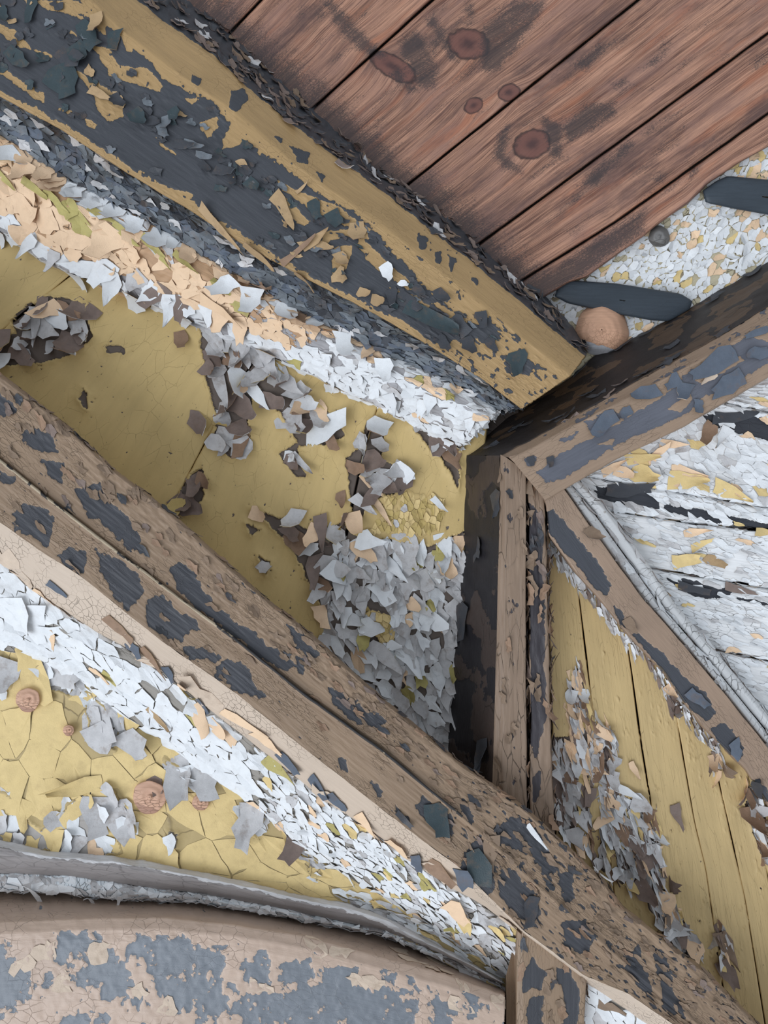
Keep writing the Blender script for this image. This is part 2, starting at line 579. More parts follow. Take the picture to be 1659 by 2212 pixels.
def place_flakes(S, items, parent, n_single=120, name='paint_flake', crust='paint_crust', min_single=0.010):
    """items: (V local, faces, material bits, size, front material, back material). The biggest become parts of their own, the rest one crust"""
    if not items: return
    allV = np.vstack([it[0] for it in items])
    base = S.bil(S.P, allV[:, 0], allV[:, 1])
    nm = S.bil(S.Nm, allV[:, 0], allV[:, 1])
    wv = base + nm * allV[:, 2:3]
    off = np.cumsum([0] + [len(it[0]) for it in items])
    for i, it in enumerate(items):
        if it[6]:
            V = it[0]; cs_, ct_ = V[:, 0].mean(), V[:, 1].mean()
            p, a, b, n = S.frame(cs_, ct_)
            wv[off[i]:off[i + 1]] = p + (V[:, :1] - cs_) * a + (V[:, 1:2] - ct_) * b + V[:, 2:3] * n
    order = sorted(range(len(items)), key=lambda i: -items[i][3])
    inside = [-40 < float(S.pix(it[0][0, 0], it[0][0, 1])[0]) < W + 40 for it in items]
    single = [i for i in order if items[i][3] >= min_single and inside[i]][:n_single]
    sset = set(single)
    for i in single:
        V = wv[off[i]:off[i + 1]]
        o = V.mean(0)
        me = bpy.data.meshes.new(name)
        me.from_pydata((V - o).tolist(), [], items[i][1])
        me.materials.append(items[i][4]); me.materials.append(items[i][5])
        me.polygons.foreach_set('material_index', items[i][2])
        me.polygons.foreach_set('use_smooth', [m == 0 and items[i][6] for m in items[i][2]])
        link(name, me, o, parent)
    rest = [i for i in range(len(items)) if i not in sset]
    if rest:
        V, Fs, Mi, mats, Sm = [], [], [], [], []
        base_i = 0
        for i in rest:
            it = items[i]
            for m in (it[4], it[5]):
                if m not in mats: mats.append(m)
            ia, ib = mats.index(it[4]), mats.index(it[5])
            V.append(wv[off[i]:off[i + 1]])
            Fs += [tuple(x + base_i for x in f) for f in it[1]]
            Mi += [ib if m else ia for m in it[2]]
            base_i += len(it[0])
            Sm += [m == 0 and it[6] for m in it[2]]
        V = np.vstack(V); o = V.mean(0)
        me = bpy.data.meshes.new(crust)
        me.from_pydata((V - o).tolist(), [], Fs)
        for m in mats: me.materials.append(m)
        me.polygons.foreach_set('material_index', Mi)
        me.polygons.foreach_set('use_smooth', Sm)
        ob = link(crust, me, o, parent)
        ob['kind'] = 'stuff'

def field(S, cs, ct, seed, prob, colour, style, jit=0.5, drop=0.32):
    """chips all over a surface where prob(px, py) allows; sizes in metres"""
    r = np.random.default_rng(seed)
    def keep(s, t):
        x, y = S.pix(s, t)
        return prob(x, y) > np.random.default_rng(seed + 1).uniform(0, 1, x.shape)
    items = []
    for s, t, poly in cells(S.Ls, S.Lt, cs, ct, seed, keep, jit, drop):
        x, y = S.pix(np.array(s), np.array(t))
        x, y = float(x), float(y)
        if not (-330 < x < W + 330 and -200 < y < H + 200): continue
        st = dict(style(x, y, r))
        if 'px_dir' in st: st['peel_dir'] = S.dir_at(np.array(s), np.array(t), st.pop('px_dir'))
        pl_ = st.pop('peel', 0)
        pd = st.pop('peel_dir', r.uniform(0, 6.28))
        if pl_ > 0:
            sz = np.hypot(*(poly - poly.mean(0)).T).max() * st.get('shrink', 1.0)
            V, Fc, Mi, size = curl_flake(s, t, pd, sz * 1.75, sz * 1.25, pl_, r, lift=st.get('lift', 0.001))
        else:
            V, Fc, Mi, size = flake(poly, r, lip_dir=pd, **st)
        f, b = colour(x, y, r)
        items.append((V, Fc, Mi, size, PM[f], PM[b], pl_ > 0))
    return items

def peels(S, lst, seed, back_default='grey'):
    """hand-placed curls: (px, py, length px, width px, direction deg, bend, front, back)"""
    r = np.random.default_rng(seed)
    items = []
    for (x, y, ln, wd, deg, bend, f, b) in lst:
        s, t = S.at(x, y)
        a = S.dir_at(np.array(s), np.array(t), deg)
        e = 0.00095
        tp = r.uniform(0.1, 0.5) if wd > 0.55 * ln else None
        if f in ('grey', 'white', 'taupe', 'under') and S in wallboards + [None]: bend *= r.uniform(0.9, 1.6); ln *= 0.86; wd *= 0.86
        if ln >= 60 and wd <= 30: bend *= 0.4
        if f in ('green', 'dark', 'bluegrey', 'slate') and bend < 0.8:
            bend *= 0.6; tp = r.uniform(-0.1, 0.4); ln *= 0.72; wd *= 0.72
        V, Fc, Mi, size = curl_flake(s, t, a, ln * e * 1.15, wd * e * 1.1, bend, r, tp)
        items.append((V, Fc, Mi, size, PM[f], PM[b], True))
    return items

wallboards = []
def pick(r, *opts):
    x = r.uniform(0, sum(w for _, w in opts))
    for v, w in opts:
        x -= w
        if x <= 0: return v
    return opts[-1][0]

PM = {
    'white': flat_paint('white_paint', (228, 230, 232), 0.07, 0.6, 0.14),
    'grey': flat_paint('weathered_white_paint', (196, 194, 194), 0.16, 0.6, 0.42),
    'peach': flat_paint('peach_paint', (234, 202, 168), 0.06, 0.6, 0.15),
    'yellow': flat_paint('yellow_paint', (224, 198, 140), 0.08, 0.6, 0.15),
    'mustard': flat_paint('mustard_paint', (198, 174, 112), 0.08),
    'olive': flat_paint('olive_paint', (182, 170, 108), 0.12),
    'tan': flat_paint('tan_paint', (176, 148, 112), 0.12),
    'brown': flat_paint('brown_paint', (132, 112, 94), 0.16),
    'under': flat_paint('brown_paint_back', (146, 119, 98), 0.2),
    'taupe': flat_paint('taupe_paint_back', (128, 112, 104), 0.2),
    'dark': flat_paint('charcoal_paint', (66, 68, 73), 0.15, 0.45),
    'green': flat_paint('dark_green_paint', (58, 70, 74), 0.15, 0.45),
    'slate': flat_paint('slate_paint', (108, 114, 120), 0.28),
    'bluegrey': flat_paint('blue_grey_paint', (92, 100, 112), 0.15),
    'beige': flat_paint('beige_paint', (206, 186, 166), 0.10),
}

# ------------------------------------------------------------------ rails shared by neighbours
BEAM_SOFFIT = [(430, 0), (500, 60), (575, 135), (675, 220), (780, 320), (829, 371), (884, 400), (994, 480), (1039, 530), (1129, 600), (1174, 635), (1225, 690), (1268, 752)]
BEAM_CH_R = [(290, 0), (360, 55), (460, 122), (530, 190), (620, 265), (829, 420), (979, 540), (1054, 600), (1149, 678), (1199, 720), (1262, 772)]
BEAM_CH_L = [(195, 0), (275, 75), (395, 165), (500, 235), (620, 340), (700, 400), (830, 490), (989, 615), (1109, 715), (1232, 812)]
BEAM_LOW = [(0, 210), (130, 280), (250, 360), (400, 450), (550, 545), (675, 610), (829, 690), (934, 752), (1039, 818), (1130, 887)]
STRIP_LOW = [(0, 290), (150, 385), (300, 465), (450, 555), (600, 645), (829, 760), (960, 815), (1084, 885)]
MOULD_LOW = [(0, 500), (110, 572), (200, 605), (390, 682), (520, 735), (630, 785), (750, 845), (830, 882), (924, 930), (994, 965)]
LL_TOP = [(0, 805), (135, 910), (250, 1015), (370, 1105), (500, 1225), (585, 1300), (675, 1370), (829, 1510), (929, 1590), (999, 1650), (1054, 1685), (1149, 1755), (1219, 1820), (1309, 1905), (1344, 1955), (1429, 2022), (1529, 2100), (1629, 2200)]
LL_GROOVE = [(0, 995), (100, 1075), (165, 1125), (260, 1198), (400, 1303), (500, 1375), (650, 1495), (829, 1625), (1000, 1765), (1180, 1930), (1350, 2080), (1540, 2240)]
LL_CH_U = [(0, 1128), (80, 1185), (175, 1245), (275, 1325), (350, 1385), (500, 1490), (650, 1610), (829, 1750), (919, 1820), (994, 1875), (1060, 1940), (1129, 2008), (1264, 2108), (1354, 2145), (1444, 2205), (1600, 2320)]
LL_CH_L = [(0, 1210), (95, 1290), (210, 1365), (270, 1397), (350, 1450), (450, 1530), (590, 1640), (700, 1725), (829, 1815), (924, 1885), (979, 1920), (1039, 1952), (1129, 2016), (1250, 2112), (1330, 2165), (1420, 2230), (1560, 2340)]
WM_LOW = [(0, 1400), (90, 1422), (170, 1465), (260, 1540), (360, 1605), (415, 1645), (480, 1690), (545, 1735), (600, 1785), (665, 1840), (750, 1890), (829, 1937), (904, 1980), (979, 2030), (1060, 2085), (1108, 2125)]
Y2_LOW = [(0, 1815), (95, 1838), (250, 1850), (350, 1868), (435, 1885), (550, 1910), (650, 1935), (750, 1952), (829, 1980), (960, 2050), (1085, 2118)]
GREY_LOW = [(0, 1888), (150, 1892), (300, 1915), (425, 1930), (600, 1962), (829, 2010), (960, 2065), (1085, 2128)]
STRIPW_LOW = [(0, 1922), (150, 1930), (250, 1940), (425, 1947), (550, 1968), (700, 1995), (829, 2022), (960, 2072), (1085, 2133)]
BOARD_TOP = [(0, 1992), (200, 1984), (350, 1982), (500, 1997), (650, 2022), (829, 2070), (960, 2105), (1090, 2150)]
DB_UP = [(985, 985), (1030, 950), (1089, 900), (1130, 880), (1229, 818), (1279, 772), (1359, 735), (1494, 662), (1659, 567)]
DB_LOW = [(1080, 985), (1139, 955), (1244, 898), (1384, 818), (1529, 743), (1659, 663)]
BR_UP = [(1105, 990), (1131, 979), (1262, 908), (1400, 837), (1529, 770), (1659, 697)]
BR_LOW = [(1178, 1082), (1219, 1057), (1324, 995), (1479, 920), (1659, 815)]
DG_L = [(1099, 988), (1140, 1030), (1179, 1085), (1184, 1155), (1239, 1232), (1300, 1300), (1359, 1375), (1434, 1452), (1474, 1512), (1519, 1572), (1609, 1660), (1659, 1740)]
DG_R = [(1150, 975), (1219, 1057), (1270, 1130), (1324, 1205), (1389, 1295), (1474, 1390), (1554, 1485), (1659, 1615)]
IM_OUT = [(1200, 985), (1249, 1037), (1314, 1100), (1404, 1225), (1454, 1300), (1544, 1405), (1659, 1545)]

# ------------------------------------------------------------------ large structure: backing, soffit
back = Surf([([(-900, -900), (2600, -900)], 1.90), ([(-900, 3000), (2600, 3000)], 1.90)], step=400, smooth=0)  # unseen backing sheet, added to block sky light from behind
dark_wood = paint('dark_bare_wood', (60, 50, 44), (60, 50, 44))
ob = back.build('light_block_back', dark_wood); tag(ob, kind='structure')

wood = stained_wood('brown_stained_wood')
KNOTS = [(1012, 95, 36, 50, 100), (1150, 312, 46, 34, -20), (1023, 228, 24, 17, -35), (1100, 200, 26, 20, -20), (850, 145, 26, 62, 50 + 70)]
SOOT = [[(1040, 60), (1110, 0), (1180, 0), (1150, 60), (1080, 150), (1040, 160)],
        [(860, 90), (900, 60), (950, 140), (940, 190), (900, 180)],
        [(840, 160), (880, 200), (900, 195), (860, 150)],
        [(915, 40), (940, 25), (985, 130), (965, 120)],
        [(1170, 250), (1215, 270), (1210, 340), (1190, 335), (1180, 290)],
        [(1215, 275), (1260, 230), (1330, 220), (1330, 245), (1230, 310)],
        [(1320, 180), (1350, 165), (1360, 180), (1330, 195)], [(1240, 140), (1290, 100), (1330, 90), (1270, 150)],
        [(1065, 340), (1075, 290), (1100, 270), (1090, 330), (1130, 375), (1090, 365)],
        [(1245, 405), (1360, 300), (1370, 310), (1290, 400)],
        [(690, 0), (720, 0), (830, 120), (800, 130), (740, 80)],
        [(1000, 20), (1020, 0), (1030, 30), (1015, 50)],
        [(1150, 610), (1330, 490), (1400, 440), (1390, 500), (1270, 590), (1180, 640)]]
def soffit_plank(A, B, d, seed, parent):
    A, B = ext(A, 0, 300), ext(B, 0, 300)
    S = Surf([(A + (1, 1), d + 0.022), (A + (2, 2), d + 0.003), (A + (4, 4), d), (B - (4, 4), d), (B - (2, 2), d + 0.003), (B - (1, 1), d + 0.022)], step=3.5, smooth=10, wob=1.5, seed=seed)
    x, y = S.px, S.py
    pc = np.zeros(S.P.shape); pc[..., 0] = S.S[:, None] + seed * 3.7; pc[..., 1] = S.T[None, :] + seed * 1.3
    knot = np.full(x.shape, -1.0); bend = np.zeros(x.shape); sw = 0
    halo = np.zeros(x.shape)
    for kx, ky, ra, rb, deg in KNOTS:
        a, b = rot(x - kx, y - ky, deg, ra, rb)
        q = np.hypot(a, b)
        knot = np.maximum(knot, 1 - q + 0.12 * fbm(x / 9, y / 9, 5))
        g = np.exp(-(q / 1.7) ** 2)
        bend += g * 0.020
        halo = np.maximum(halo, np.exp(-((q - 1.2) / 0.35) ** 2))
    pc[..., 1] += bend
    soot = np.clip(sdpolys(x, y, SOOT) / 30 + 0.36, -0.5, 0.75) + 0.30 * fbm(*rot(x, y, -36, 30, 14), 8, 3) + 0.30 * halo * (fbm(x / 30, y / 30, 9) + 0.4)
    soot = np.maximum(soot, 0.95 * fbm(*rot(x, y, -36, 70, 24), seed + 40, 4) - 0.10)
    edge = np.minimum(dline(x, y, A), dline(x, y, B))
    soot = np.maximum(soot, 0.34 - edge / 18 + 0.4 * fbm(x / 40, y / 40, seed))
    soot = np.maximum(soot, 0.80 - dline(x, y, BEAM_SOFFIT) / 95 + 0.3 * fbm(x / 30, y / 30, seed + 2))  # darker and more speckled towards the beam
    S.disp(0.0012 * np.clip(knot, -0.3, 0.5))
    o = S.build('plank', wood, parent, pc=pc, knot=knot, soot=soot)
    return S
ceiling = Surf([([(50, -450), (2200, -450)], 1.775), ([(1100, 700), (2200, 30)], 1.775)], step=200, smooth=0).build('ceiling', dark_wood)
tag(ceiling, kind='structure')
PL = [[(250, 60), (640, -250)], [(470, 100), (800, -250)], [(630, 276), (1100, -150)], [(835, 436), (1530, -121)], [(985, 564), (1800, -31)],
      [(1080, 640), (1129, 605), (1329, 480), (1659, 245), (1800, 145)],
      [(1120, 690), (1174, 645), (1230, 612), (1269, 600), (1340, 548), (1392, 512), (1420, 488), (1489, 440), (1529, 400), (1590, 358), (1659, 320), (1800, 230)]]
for i in range(6):
    soffit_plank(PL[i], PL[i + 1], 1.715 + 0.002 * (i % 3), i + 1, ceiling)

# upper right white panel behind the ragged end of the soffit
WHITE_UNDER = paint('white_paint_on_board', (196, 186, 158), (150, 136, 112), crack=(60, 90), crackamt=0.8, speck=0.2, crackw=0.06)
wtop = Surf([([(1080, 640), (1250, 540), (1800, 190), (2080, 12)], 1.765), ([(1230, 880), (1400, 780), (1800, 560), (2080, 405)], 1.765)], smooth=0)
x, y = wtop.px, wtop.py
ob = wtop.build('wall_top', WHITE_UNDER, wear=fbm(x / 22, y / 22, 3) * 0.7 - 0.2); tag(ob, kind='structure')
def c_top(x, y, r):
    up = sst(560, 400, y)
    return pick(r, ('white', 1.0), ('peach', 0.05 + 0.30 * up), ('yellow', 0.08 + 0.9 * (y < 375))), pick(r, ('yellow', 0.5), ('taupe', 0.5))
it = field(wtop, 0.016, 0.012, 11, lambda x, y: np.where(sdpoly(x, y, [(1160, 650), (1659, 315), (1720, 300), (1720, 560), (1360, 760)]) > -10, 0.93, 0), c_top,
           lambda x, y, r: dict(shrink=0.97, lift=0.001, curl=0.05, tilt=0.18, jag=0.14, lip=r.uniform(0, 0.7)))
place_flakes(wtop, it, ob, 150, min_single=0.012)

def prism(name, poly, d0, d1, mat, mat_i=None, bevel=6, parent=None, dome=0.004):
    """a solid of real thickness with this outline: rounded front at d0, back at d1"""
    P = np.asarray(poly, float)
    c = P.mean(0)
    n = 72
    ring = resample(np.vstack([P, P[:1]]), n + 1, 0)[:-1]
    rings = []
    def shrink(k):
        v = ring - c; l = np.hypot(v[:, 0], v[:, 1])[:, None]
        return ring - v / l * np.minimum(k, l * 0.9)
    for off, d in ((0, d1), (0, d0 + 0.006), (bevel * 0.35, d0 + 0.002), (bevel, d0), (bevel * 2.2, d0 - dome * 0.6)):
        rr = shrink(off); rings.append(np.column_stack([rr, np.full(n, d)]))
    for f in (0.6, 0.3, 0.05):
        rr = c + (shrink(bevel * 2.2) - c) * f; rings.append(np.column_stack([rr, np.full(n, d0 - dome)]))
    G = np.array(rings)
    V = to_world(G[..., 0], G[..., 1], G[..., 2]).reshape(-1, 3)
    Q = []
    for a in range(len(rings) - 1):
        for i in range(n):
            j = (i + 1) % n
            Q.append((a * n + i, a * n + j, (a + 1) * n + j, (a + 1) * n + i))
    o = V.mean(0)
    pc = np.zeros((len(V), 3)); L = (V - o)
    pc[:, 0] = L @ RIGHT; pc[:, 1] = L @ UP
    wear = 0.3 * fbm(G[..., 0].ravel() / 14, G[..., 1].ravel() / 14, 5) - 0.28
    me = np_mesh(name, L, np.array(Q), [mat], True, {'pc': pc, 'wear': wear})
    return link(name, me, o, parent)

SLAT = paint('charcoal_slat_paint', (58, 66, 74), (120, 118, 116), rough=0.5, crackamt=0.1)
ob = prism('dark_slat', [(1198, 640), (1206, 618), (1225, 605), (1330, 612), (1470, 634), (1496, 650), (1490, 668), (1445, 694), (1405, 692), (1300, 672), (1225, 655)], 1.735, 1.77, SLAT)
tag(ob, 'dark painted wooden slat with rounded ends beside the round wooden plug', 'slat')
ob = prism('dark_slat', [(1518, 412), (1545, 392), (1572, 380), (1659, 388), (1900, 412), (1900, 492), (1659, 464), (1590, 452), (1524, 438)], 1.735, 1.77, SLAT)
tag(ob, 'dark painted slat under the ragged plank edge at the right', 'slat')

def turned(name, px, py, rpx, d, depth, mat, rings=4, parent=None, seed=0):
    """a turned wooden plug with ring grooves, facing the viewer"""
    n, m = 40, 22
    r = np.linspace(1, 0.02, m)
    prof = depth * (1 - r ** 4) * 0.9 + 0.0007 * np.cos(r * rings * 2 * math.pi) + 0.003 * (r < 0.15)
    a = np.linspace(0, 2 * math.pi, n, endpoint=False)
    rr = r[:, None] * rpx * (1 + 0.035 * np.sin(3 * a + seed)[None] + 0.02 * np.sin(7 * a)[None])
    G = np.stack([px + rr * np.cos(a), py + rr * np.sin(a), d - np.repeat(prof[:, None], n, 1)], -1)
    base = G[:1].copy(); base[..., 2] = d + 0.02
    G = np.concatenate([base, G], 0)
    V = to_world(G[..., 0], G[..., 1], G[..., 2]).reshape(-1, 3)
    Q = [(k * n + i, k * n + (i + 1) % n, (k + 1) * n + (i + 1) % n, (k + 1) * n + i) for k in range(m) for i in range(n)]
    o = V.mean(0); L = V - o
    pc = np.zeros((len(V), 3)); pc[:, 0] = L @ RIGHT; pc[:, 1] = L @ UP
    X, Y = G[..., 0].ravel(), G[..., 1].ravel()
    wear = sst(0.35, 0.9, (Y - py) / rpx - 0.3 * (X - px) / rpx) - 0.45 + 0.2 * fbm(X / 10, Y / 10, 3)
    me = np_mesh(name, L, np.array(Q), [mat], True, {'pc': pc, 'wear': wear})
    return link(name, me, o, parent)
PLUG = paint('peach_plug_paint', (214, 168, 138), (176, 176, 180), crackamt=0.3, crack=(120, 120), edge=0.3)
tag(turned('wooden_plug', 1300, 712, 58, 1.755, 0.045, PLUG, 4), 'round peach-painted wooden plug with ring grooves beside the dark slat', 'plug')
tag(turned('wooden_plug', 1424, 511, 23, 1.757, 0.03, paint('grey_plug', (120, 118, 116), (90, 86, 82)), 2), 'small grey weathered plug at the ragged plank edge', 'plug')

# ------------------------------------------------------------------ the big chamfered beam
TAN = (170, 140, 98)
BEAM = paint('tan_over_charcoal_paint', TAN, (68, 70, 75), rough=0.5, crack=(50, 120), crackamt=0.2, speck=0.0, edge=0.55, spec=0.3, var=0.10)
bs = ext(BEAM_SOFFIT, 520); b1 = ext(BEAM_CH_R, 500); b2 = ext(BEAM_CH_L, 460); b3 = ext(BEAM_LOW, 400)
beam = Surf([(bs, 1.745), (b1 + (4, -4), 1.592), (b1, 1.585), (b2 + (5, -5), 1.553), (b2, 1.550), (b3 + (2, -4), 1.556), (b3, 1.561), (b3 + (-1, 2), 1.70)], step=3.2, ends=(None, 1.74), wob=2.0, seed=3)
x, y = beam.px, beam.py
colr = np.broadcast_to(np.arange(x.shape[1])[None], x.shape)
rc = beam.railcol
DARKS = [[(-80, 0), (165, -20), (180, 20), (240, 60), (290, 105), (400, 195), (440, 210), (480, 245), (560, 330), (640, 380), (700, 425), (780, 470), (830, 520), (900, 600), (960, 650), (1010, 680), (1060, 720), (1000, 740), (930, 740), (860, 690), (700, 610), (560, 530), (420, 440), (250, 340), (120, 255), (-80, 160)],
         [(1085, 770), (1120, 758), (1160, 790), (1140, 812), (1095, 805)], [(1000, 680), (1060, 690), (1080, 730), (1040, 745)]]
TANS = [[(80, 0), (165, 0), (190, 15), (210, 35), (175, 40), (130, 25), (100, 22)], [(185, 20), (230, 45), (228, 75), (200, 60)],
        [(150, 60), (165, 75), (168, 92), (152, 80)], [(195, 95), (235, 105), (255, 140), (320, 150), (350, 185), (345, 198), (300, 185), (235, 165), (232, 150), (205, 110)],
        [(265, 80), (290, 95), (285, 115), (270, 110)], [(290, 95), (360, 150), (410, 170), (400, 195), (350, 165)],
        [(160, 150), (200, 170), (255, 205), (270, 250), (230, 265), (215, 240), (200, 200), (180, 175)],
        [(-10, 45), (20, 60), (60, 90), (72, 110), (45, 105), (-10, 60)], [(0, 145), (30, 165), (95, 200), (95, 220), (70, 210), (0, 158)],
        [(120, 225), (155, 240), (150, 248), (125, 236)], [(185, 258), (212, 268), (205, 280), (188, 272)],
        [(400, 212), (428, 215), (415, 225), (400, 220)], [(432, 265), (470, 250), (468, 280), (448, 300), (440, 285)],
        [(480, 300), (510, 255), (545, 290), (515, 315), (480, 322)], [(60, 100), (110, 115), (118, 128), (75, 112)],
        [(300, 365), (330, 400), (345, 395), (420, 420), (400, 435), (320, 400)], [(335, 295), (380, 330), (385, 340), (345, 315)],
        [(600, 390), (660, 420), (740, 450), (800, 495), (790, 510), (720, 475), (650, 440), (605, 405)],
        [(580, 420), (620, 425), (670, 480), (655, 490), (600, 445)], [(700, 500), (790, 490), (800, 520), (740, 510), (690, 530)],
        [(780, 510), (830, 560), (900, 620), (880, 625), (800, 570), (770, 530)], [(760, 490), (790, 490), (795, 515), (762, 515)],
        [(720, 535), (760, 530), (755, 570), (735, 590), (715, 600)], [(840, 620), (900, 640), (930, 665), (900, 660), (850, 635)],
        [(930, 655), (1000, 650), (1040, 700), (980, 690)]]
dk = sdpolys(x, y, DARKS) / 14.0
tn = sdpolys(x, y, TANS) / 8.0
a1, a2 = rot(x, y, 37, 34, 17)
nz = fbm(a1, a2, 21, 5)
wear = np.minimum(np.clip(dk, -2, 1.2), np.clip(-tn, -1.5, 1.2)) + 0.62 * nz + 0.5 * fbm(x / 7, y / 7, 23, 3)
wear -= 0.5 * sst(11, 0, dline(x, y, BEAM_LOW))
# lower right end: tan with many small dark chips
nz2 = fbm(*rot(x, y, 37, 13, 10), 33, 4)
tail = sst(900, 1040, x) * sst(1235, 1130, x)
wear = np.maximum(wear, nz2 * 1.1 - 0.55 + 0.25 * tail)
cham = (colr > rc[1]) & (colr <= rc[4])
CHIPS = [[(500, 195), (530, 192), (535, 215), (512, 240), (495, 235)], [(645, 320), (670, 330), (665, 355), (640, 350)], [(625, 315), (645, 322), (640, 335)], [(595, 295), (612, 298), (606, 310)], [(685, 372), (702, 380), (695, 392)], [(415, 160), (435, 170), (430, 185), (412, 175)],
         [(905, 505), (925, 515), (918, 540), (905, 535)], [(940, 545), (955, 540), (950, 570), (940, 565)], [(1020, 600), (1035, 602), (1030, 615)], [(968, 550), (985, 560), (975, 585)]]
wc = np.clip(sdpolys(x, y, CHIPS) / 8, -1.5, 1) + 0.5 * fbm(x / 9, y / 9, 13, 3) + 0.10
wc = np.maximum(wc, (fbm(x / 7, y / 7, 51, 3) - 0.62) * 1.5 + 0.5 * np.exp(-((x - 930) / 90.0) ** 2) - 0.25)
wear = np.where(cham, wc, wear)
side = colr <= rc[1]
wear = np.where(side, 0.85 + 1.1 * fbm(*rot(x, y, 38, 40, 12), 61, 4), wear)
crust_ = np.where(side, 0.004 * fbm(x / 16, y / 12, 71, 3), 0)
bot = (colr >= rc[4]) & (colr <= rc[5])
rough_chips = np.where(bot, 0.0022 * np.clip(fbm(*rot(x, y, 37, 16, 9), 81, 3), 0, 1) * sst(0.1, 0.6, fbm(x / 90, y / 60, 82, 2) + 0.35), 0)
step_ = -0.0013 * sst(-0.05, 0.08, -wear) * (~side)
beam.disp(step_ + crust_ + rough_chips + 0.0005 * fbm(*rot(x, y, 37, 60, 6), 91, 3))
bo = beam.build('roof_beam', BEAM, wear=wear)
tag(bo, 'large tan beam with a chamfered edge and flaking charcoal paint below the brown soffit', 'beam')
it = peels(beam, [
    (135, 175, 92, 80, 75, 0.6, 'green', 'dark'), (190, 75, 80, 45, 60, 0.5, 'green', 'dark'), (35, 125, 80, 42, 50, 0.6, 'green', 'dark'),
    (252, 85, 48, 44, 80, 0.5, 'green', 'tan'), (75, 18, 60, 30, 90, 0.6, 'green', 'dark'), (215, 50, 45, 30, 70, 0.9, 'tan', 'under'), (150, 130, 60, 40, 50, 0.8, 'dark', 'green'),
    (10, 30, 46, 26, 80, 0.6, 'green', 'dark'), (215, 205, 50, 20, 35, 0.6, 'tan', 'dark'), (175, 115, 50, 35, 60, 0.9, 'green', 'dark'), (250, 225, 40, 30, 70, 0.8, 'dark', 'green'), (295, 255, 50, 40, 60, 0.6, 'green', 'dark'),
    (355, 285, 35, 20, 60, 0.8, 'slate', 'dark'), (330, 270, 30, 22, 40, 0.8, 'dark', 'dark'), (420, 320, 55, 16, 20, 0.9, 'slate', 'dark'), (445, 338, 45, 14, 10, 1.0, 'slate', 'dark'), (400, 315, 50, 16, 15, 0.9, 'dark', 'slate'), (440, 362, 34, 22, 60, 0.7, 'dark', 'dark'), (480, 375, 40, 24, 30, 0.8, 'dark', 'slate'), (365, 265, 30, 22, 70, 0.9, 'slate', 'dark'),
    (380, 250, 32, 26, 60, 0.9, 'green', 'dark'), (475, 410, 34, 15, 20, 0.7, 'green', 'dark'), (545, 400, 34, 26, 50, 0.9, 'green', 'dark'), (505, 385, 30, 22, 60, 0.8, 'dark', 'green'),
    (680, 450, 50, 38, 60, 0.5, 'green', 'dark'), (720, 470, 46, 40, 60, 0.6, 'green', 'dark'), (675, 520, 60, 26, -25, 0.9, 'tan', 'under'), (620, 445, 70, 26, 40, 0.5, 'tan', 'under'), (640, 545, 80, 15, -25, 0.7, 'under', 'tan'), (735, 560, 34, 24, 70, 1.0, 'tan', 'under'),
    (700, 535, 42, 18, 20, 0.8, 'tan', 'under'), (660, 600, 50, 26, 40, 0.5, 'tan', 'under'), (735, 600, 30, 30, 40, 0.9, 'tan', 'dark'), (770, 500, 40, 34, 80, 0.9, 'tan', 'under'), (480, 480, 110, 22, 37, 0.45, 'tan', 'under'), (560, 545, 70, 22, 40, 0.6, 'tan', 'under'),
    (838, 590, 40, 26, 50, 0.9, 'white', 'grey'), (870, 615, 20, 12, 40, 0.9, 'white', 'grey'), (785, 635, 26, 20, 30, 0.9, 'tan', 'under'), (815, 650, 30, 20, 20, 0.9, 'tan', 'under'), (652, 405, 36, 7, -40, 0.8, 'tan', 'under'),
    (880, 650, 70, 40, 40, 0.4, 'dark', 'dark'), (920, 690, 150, 50, 37, 0.25, 'green', 'dark'), (990, 705, 60, 40, 40, 0.4, 'dark', 'dark'), (1120, 782, 60, 50, 60, 0.25, 'green', 'tan'), (1040, 690, 45, 32, 70, 0.6, 'dark', 'dark'), (1060, 745, 40, 28, 50, 0.6, 'dark', 'dark'), (1010, 745, 36, 26, 60, 0.8, 'dark', 'dark'), (960, 740, 36, 22, 40, 0.8, 'dark', 'dark'),
    (850, 640, 34, 24, 60, 0.9, 'dark', 'slate'), (950, 640, 34, 24, 60, 0.9, 'dark', 'slate'), (905, 625, 30, 18, 30, 0.9, 'dark', 'slate'), (575, 215, 22, 22, 60, 0.8, 'grey', 'grey'), (770, 320, 30, 22, 70, 0.9, 'grey', 'taupe'), (625, 270, 34, 20, 60, 0.9, 'taupe', 'taupe'), (740, 360, 40, 16, 40, 0.9, 'taupe', 'grey')], 5)
r5 = np.random.default_rng(55)
def on_side(x, y):
    return np.where((sdpoly(x, y, BEAM_SOFFIT + BEAM_CH_R[::-1]) > 4), 0.42, 0)
it += field(beam, 0.020, 0.013, 56, on_side, lambda x, y, r: (pick(r, ('dark', 1), ('taupe', .5), ('brown', .3), ('grey', .12)), 'taupe'), lambda x, y, r: dict(shrink=0.9, lift=0.002, curl=0.8, tilt=0.5, jag=0.2))
def on_bot(x, y):
    return np.where(sdpolys(x, y, DARKS) > 4, 0.11 + 0.3 * (fbm(x / 60, y / 40, 83, 2) > 0.12), 0)
it += field(beam, 0.022, 0.013, 57, on_bot, lambda x, y, r: (pick(r, ('dark', 1), ('green', .4), ('slate', .25), ('tan', .18)), 'dark'), lambda x, y, r: dict(shrink=0.75, lift=0.0012, curl=0.6, tilt=0.4, jag=0.2))
place_flakes(beam, it, bo, 160, min_single=0.010)

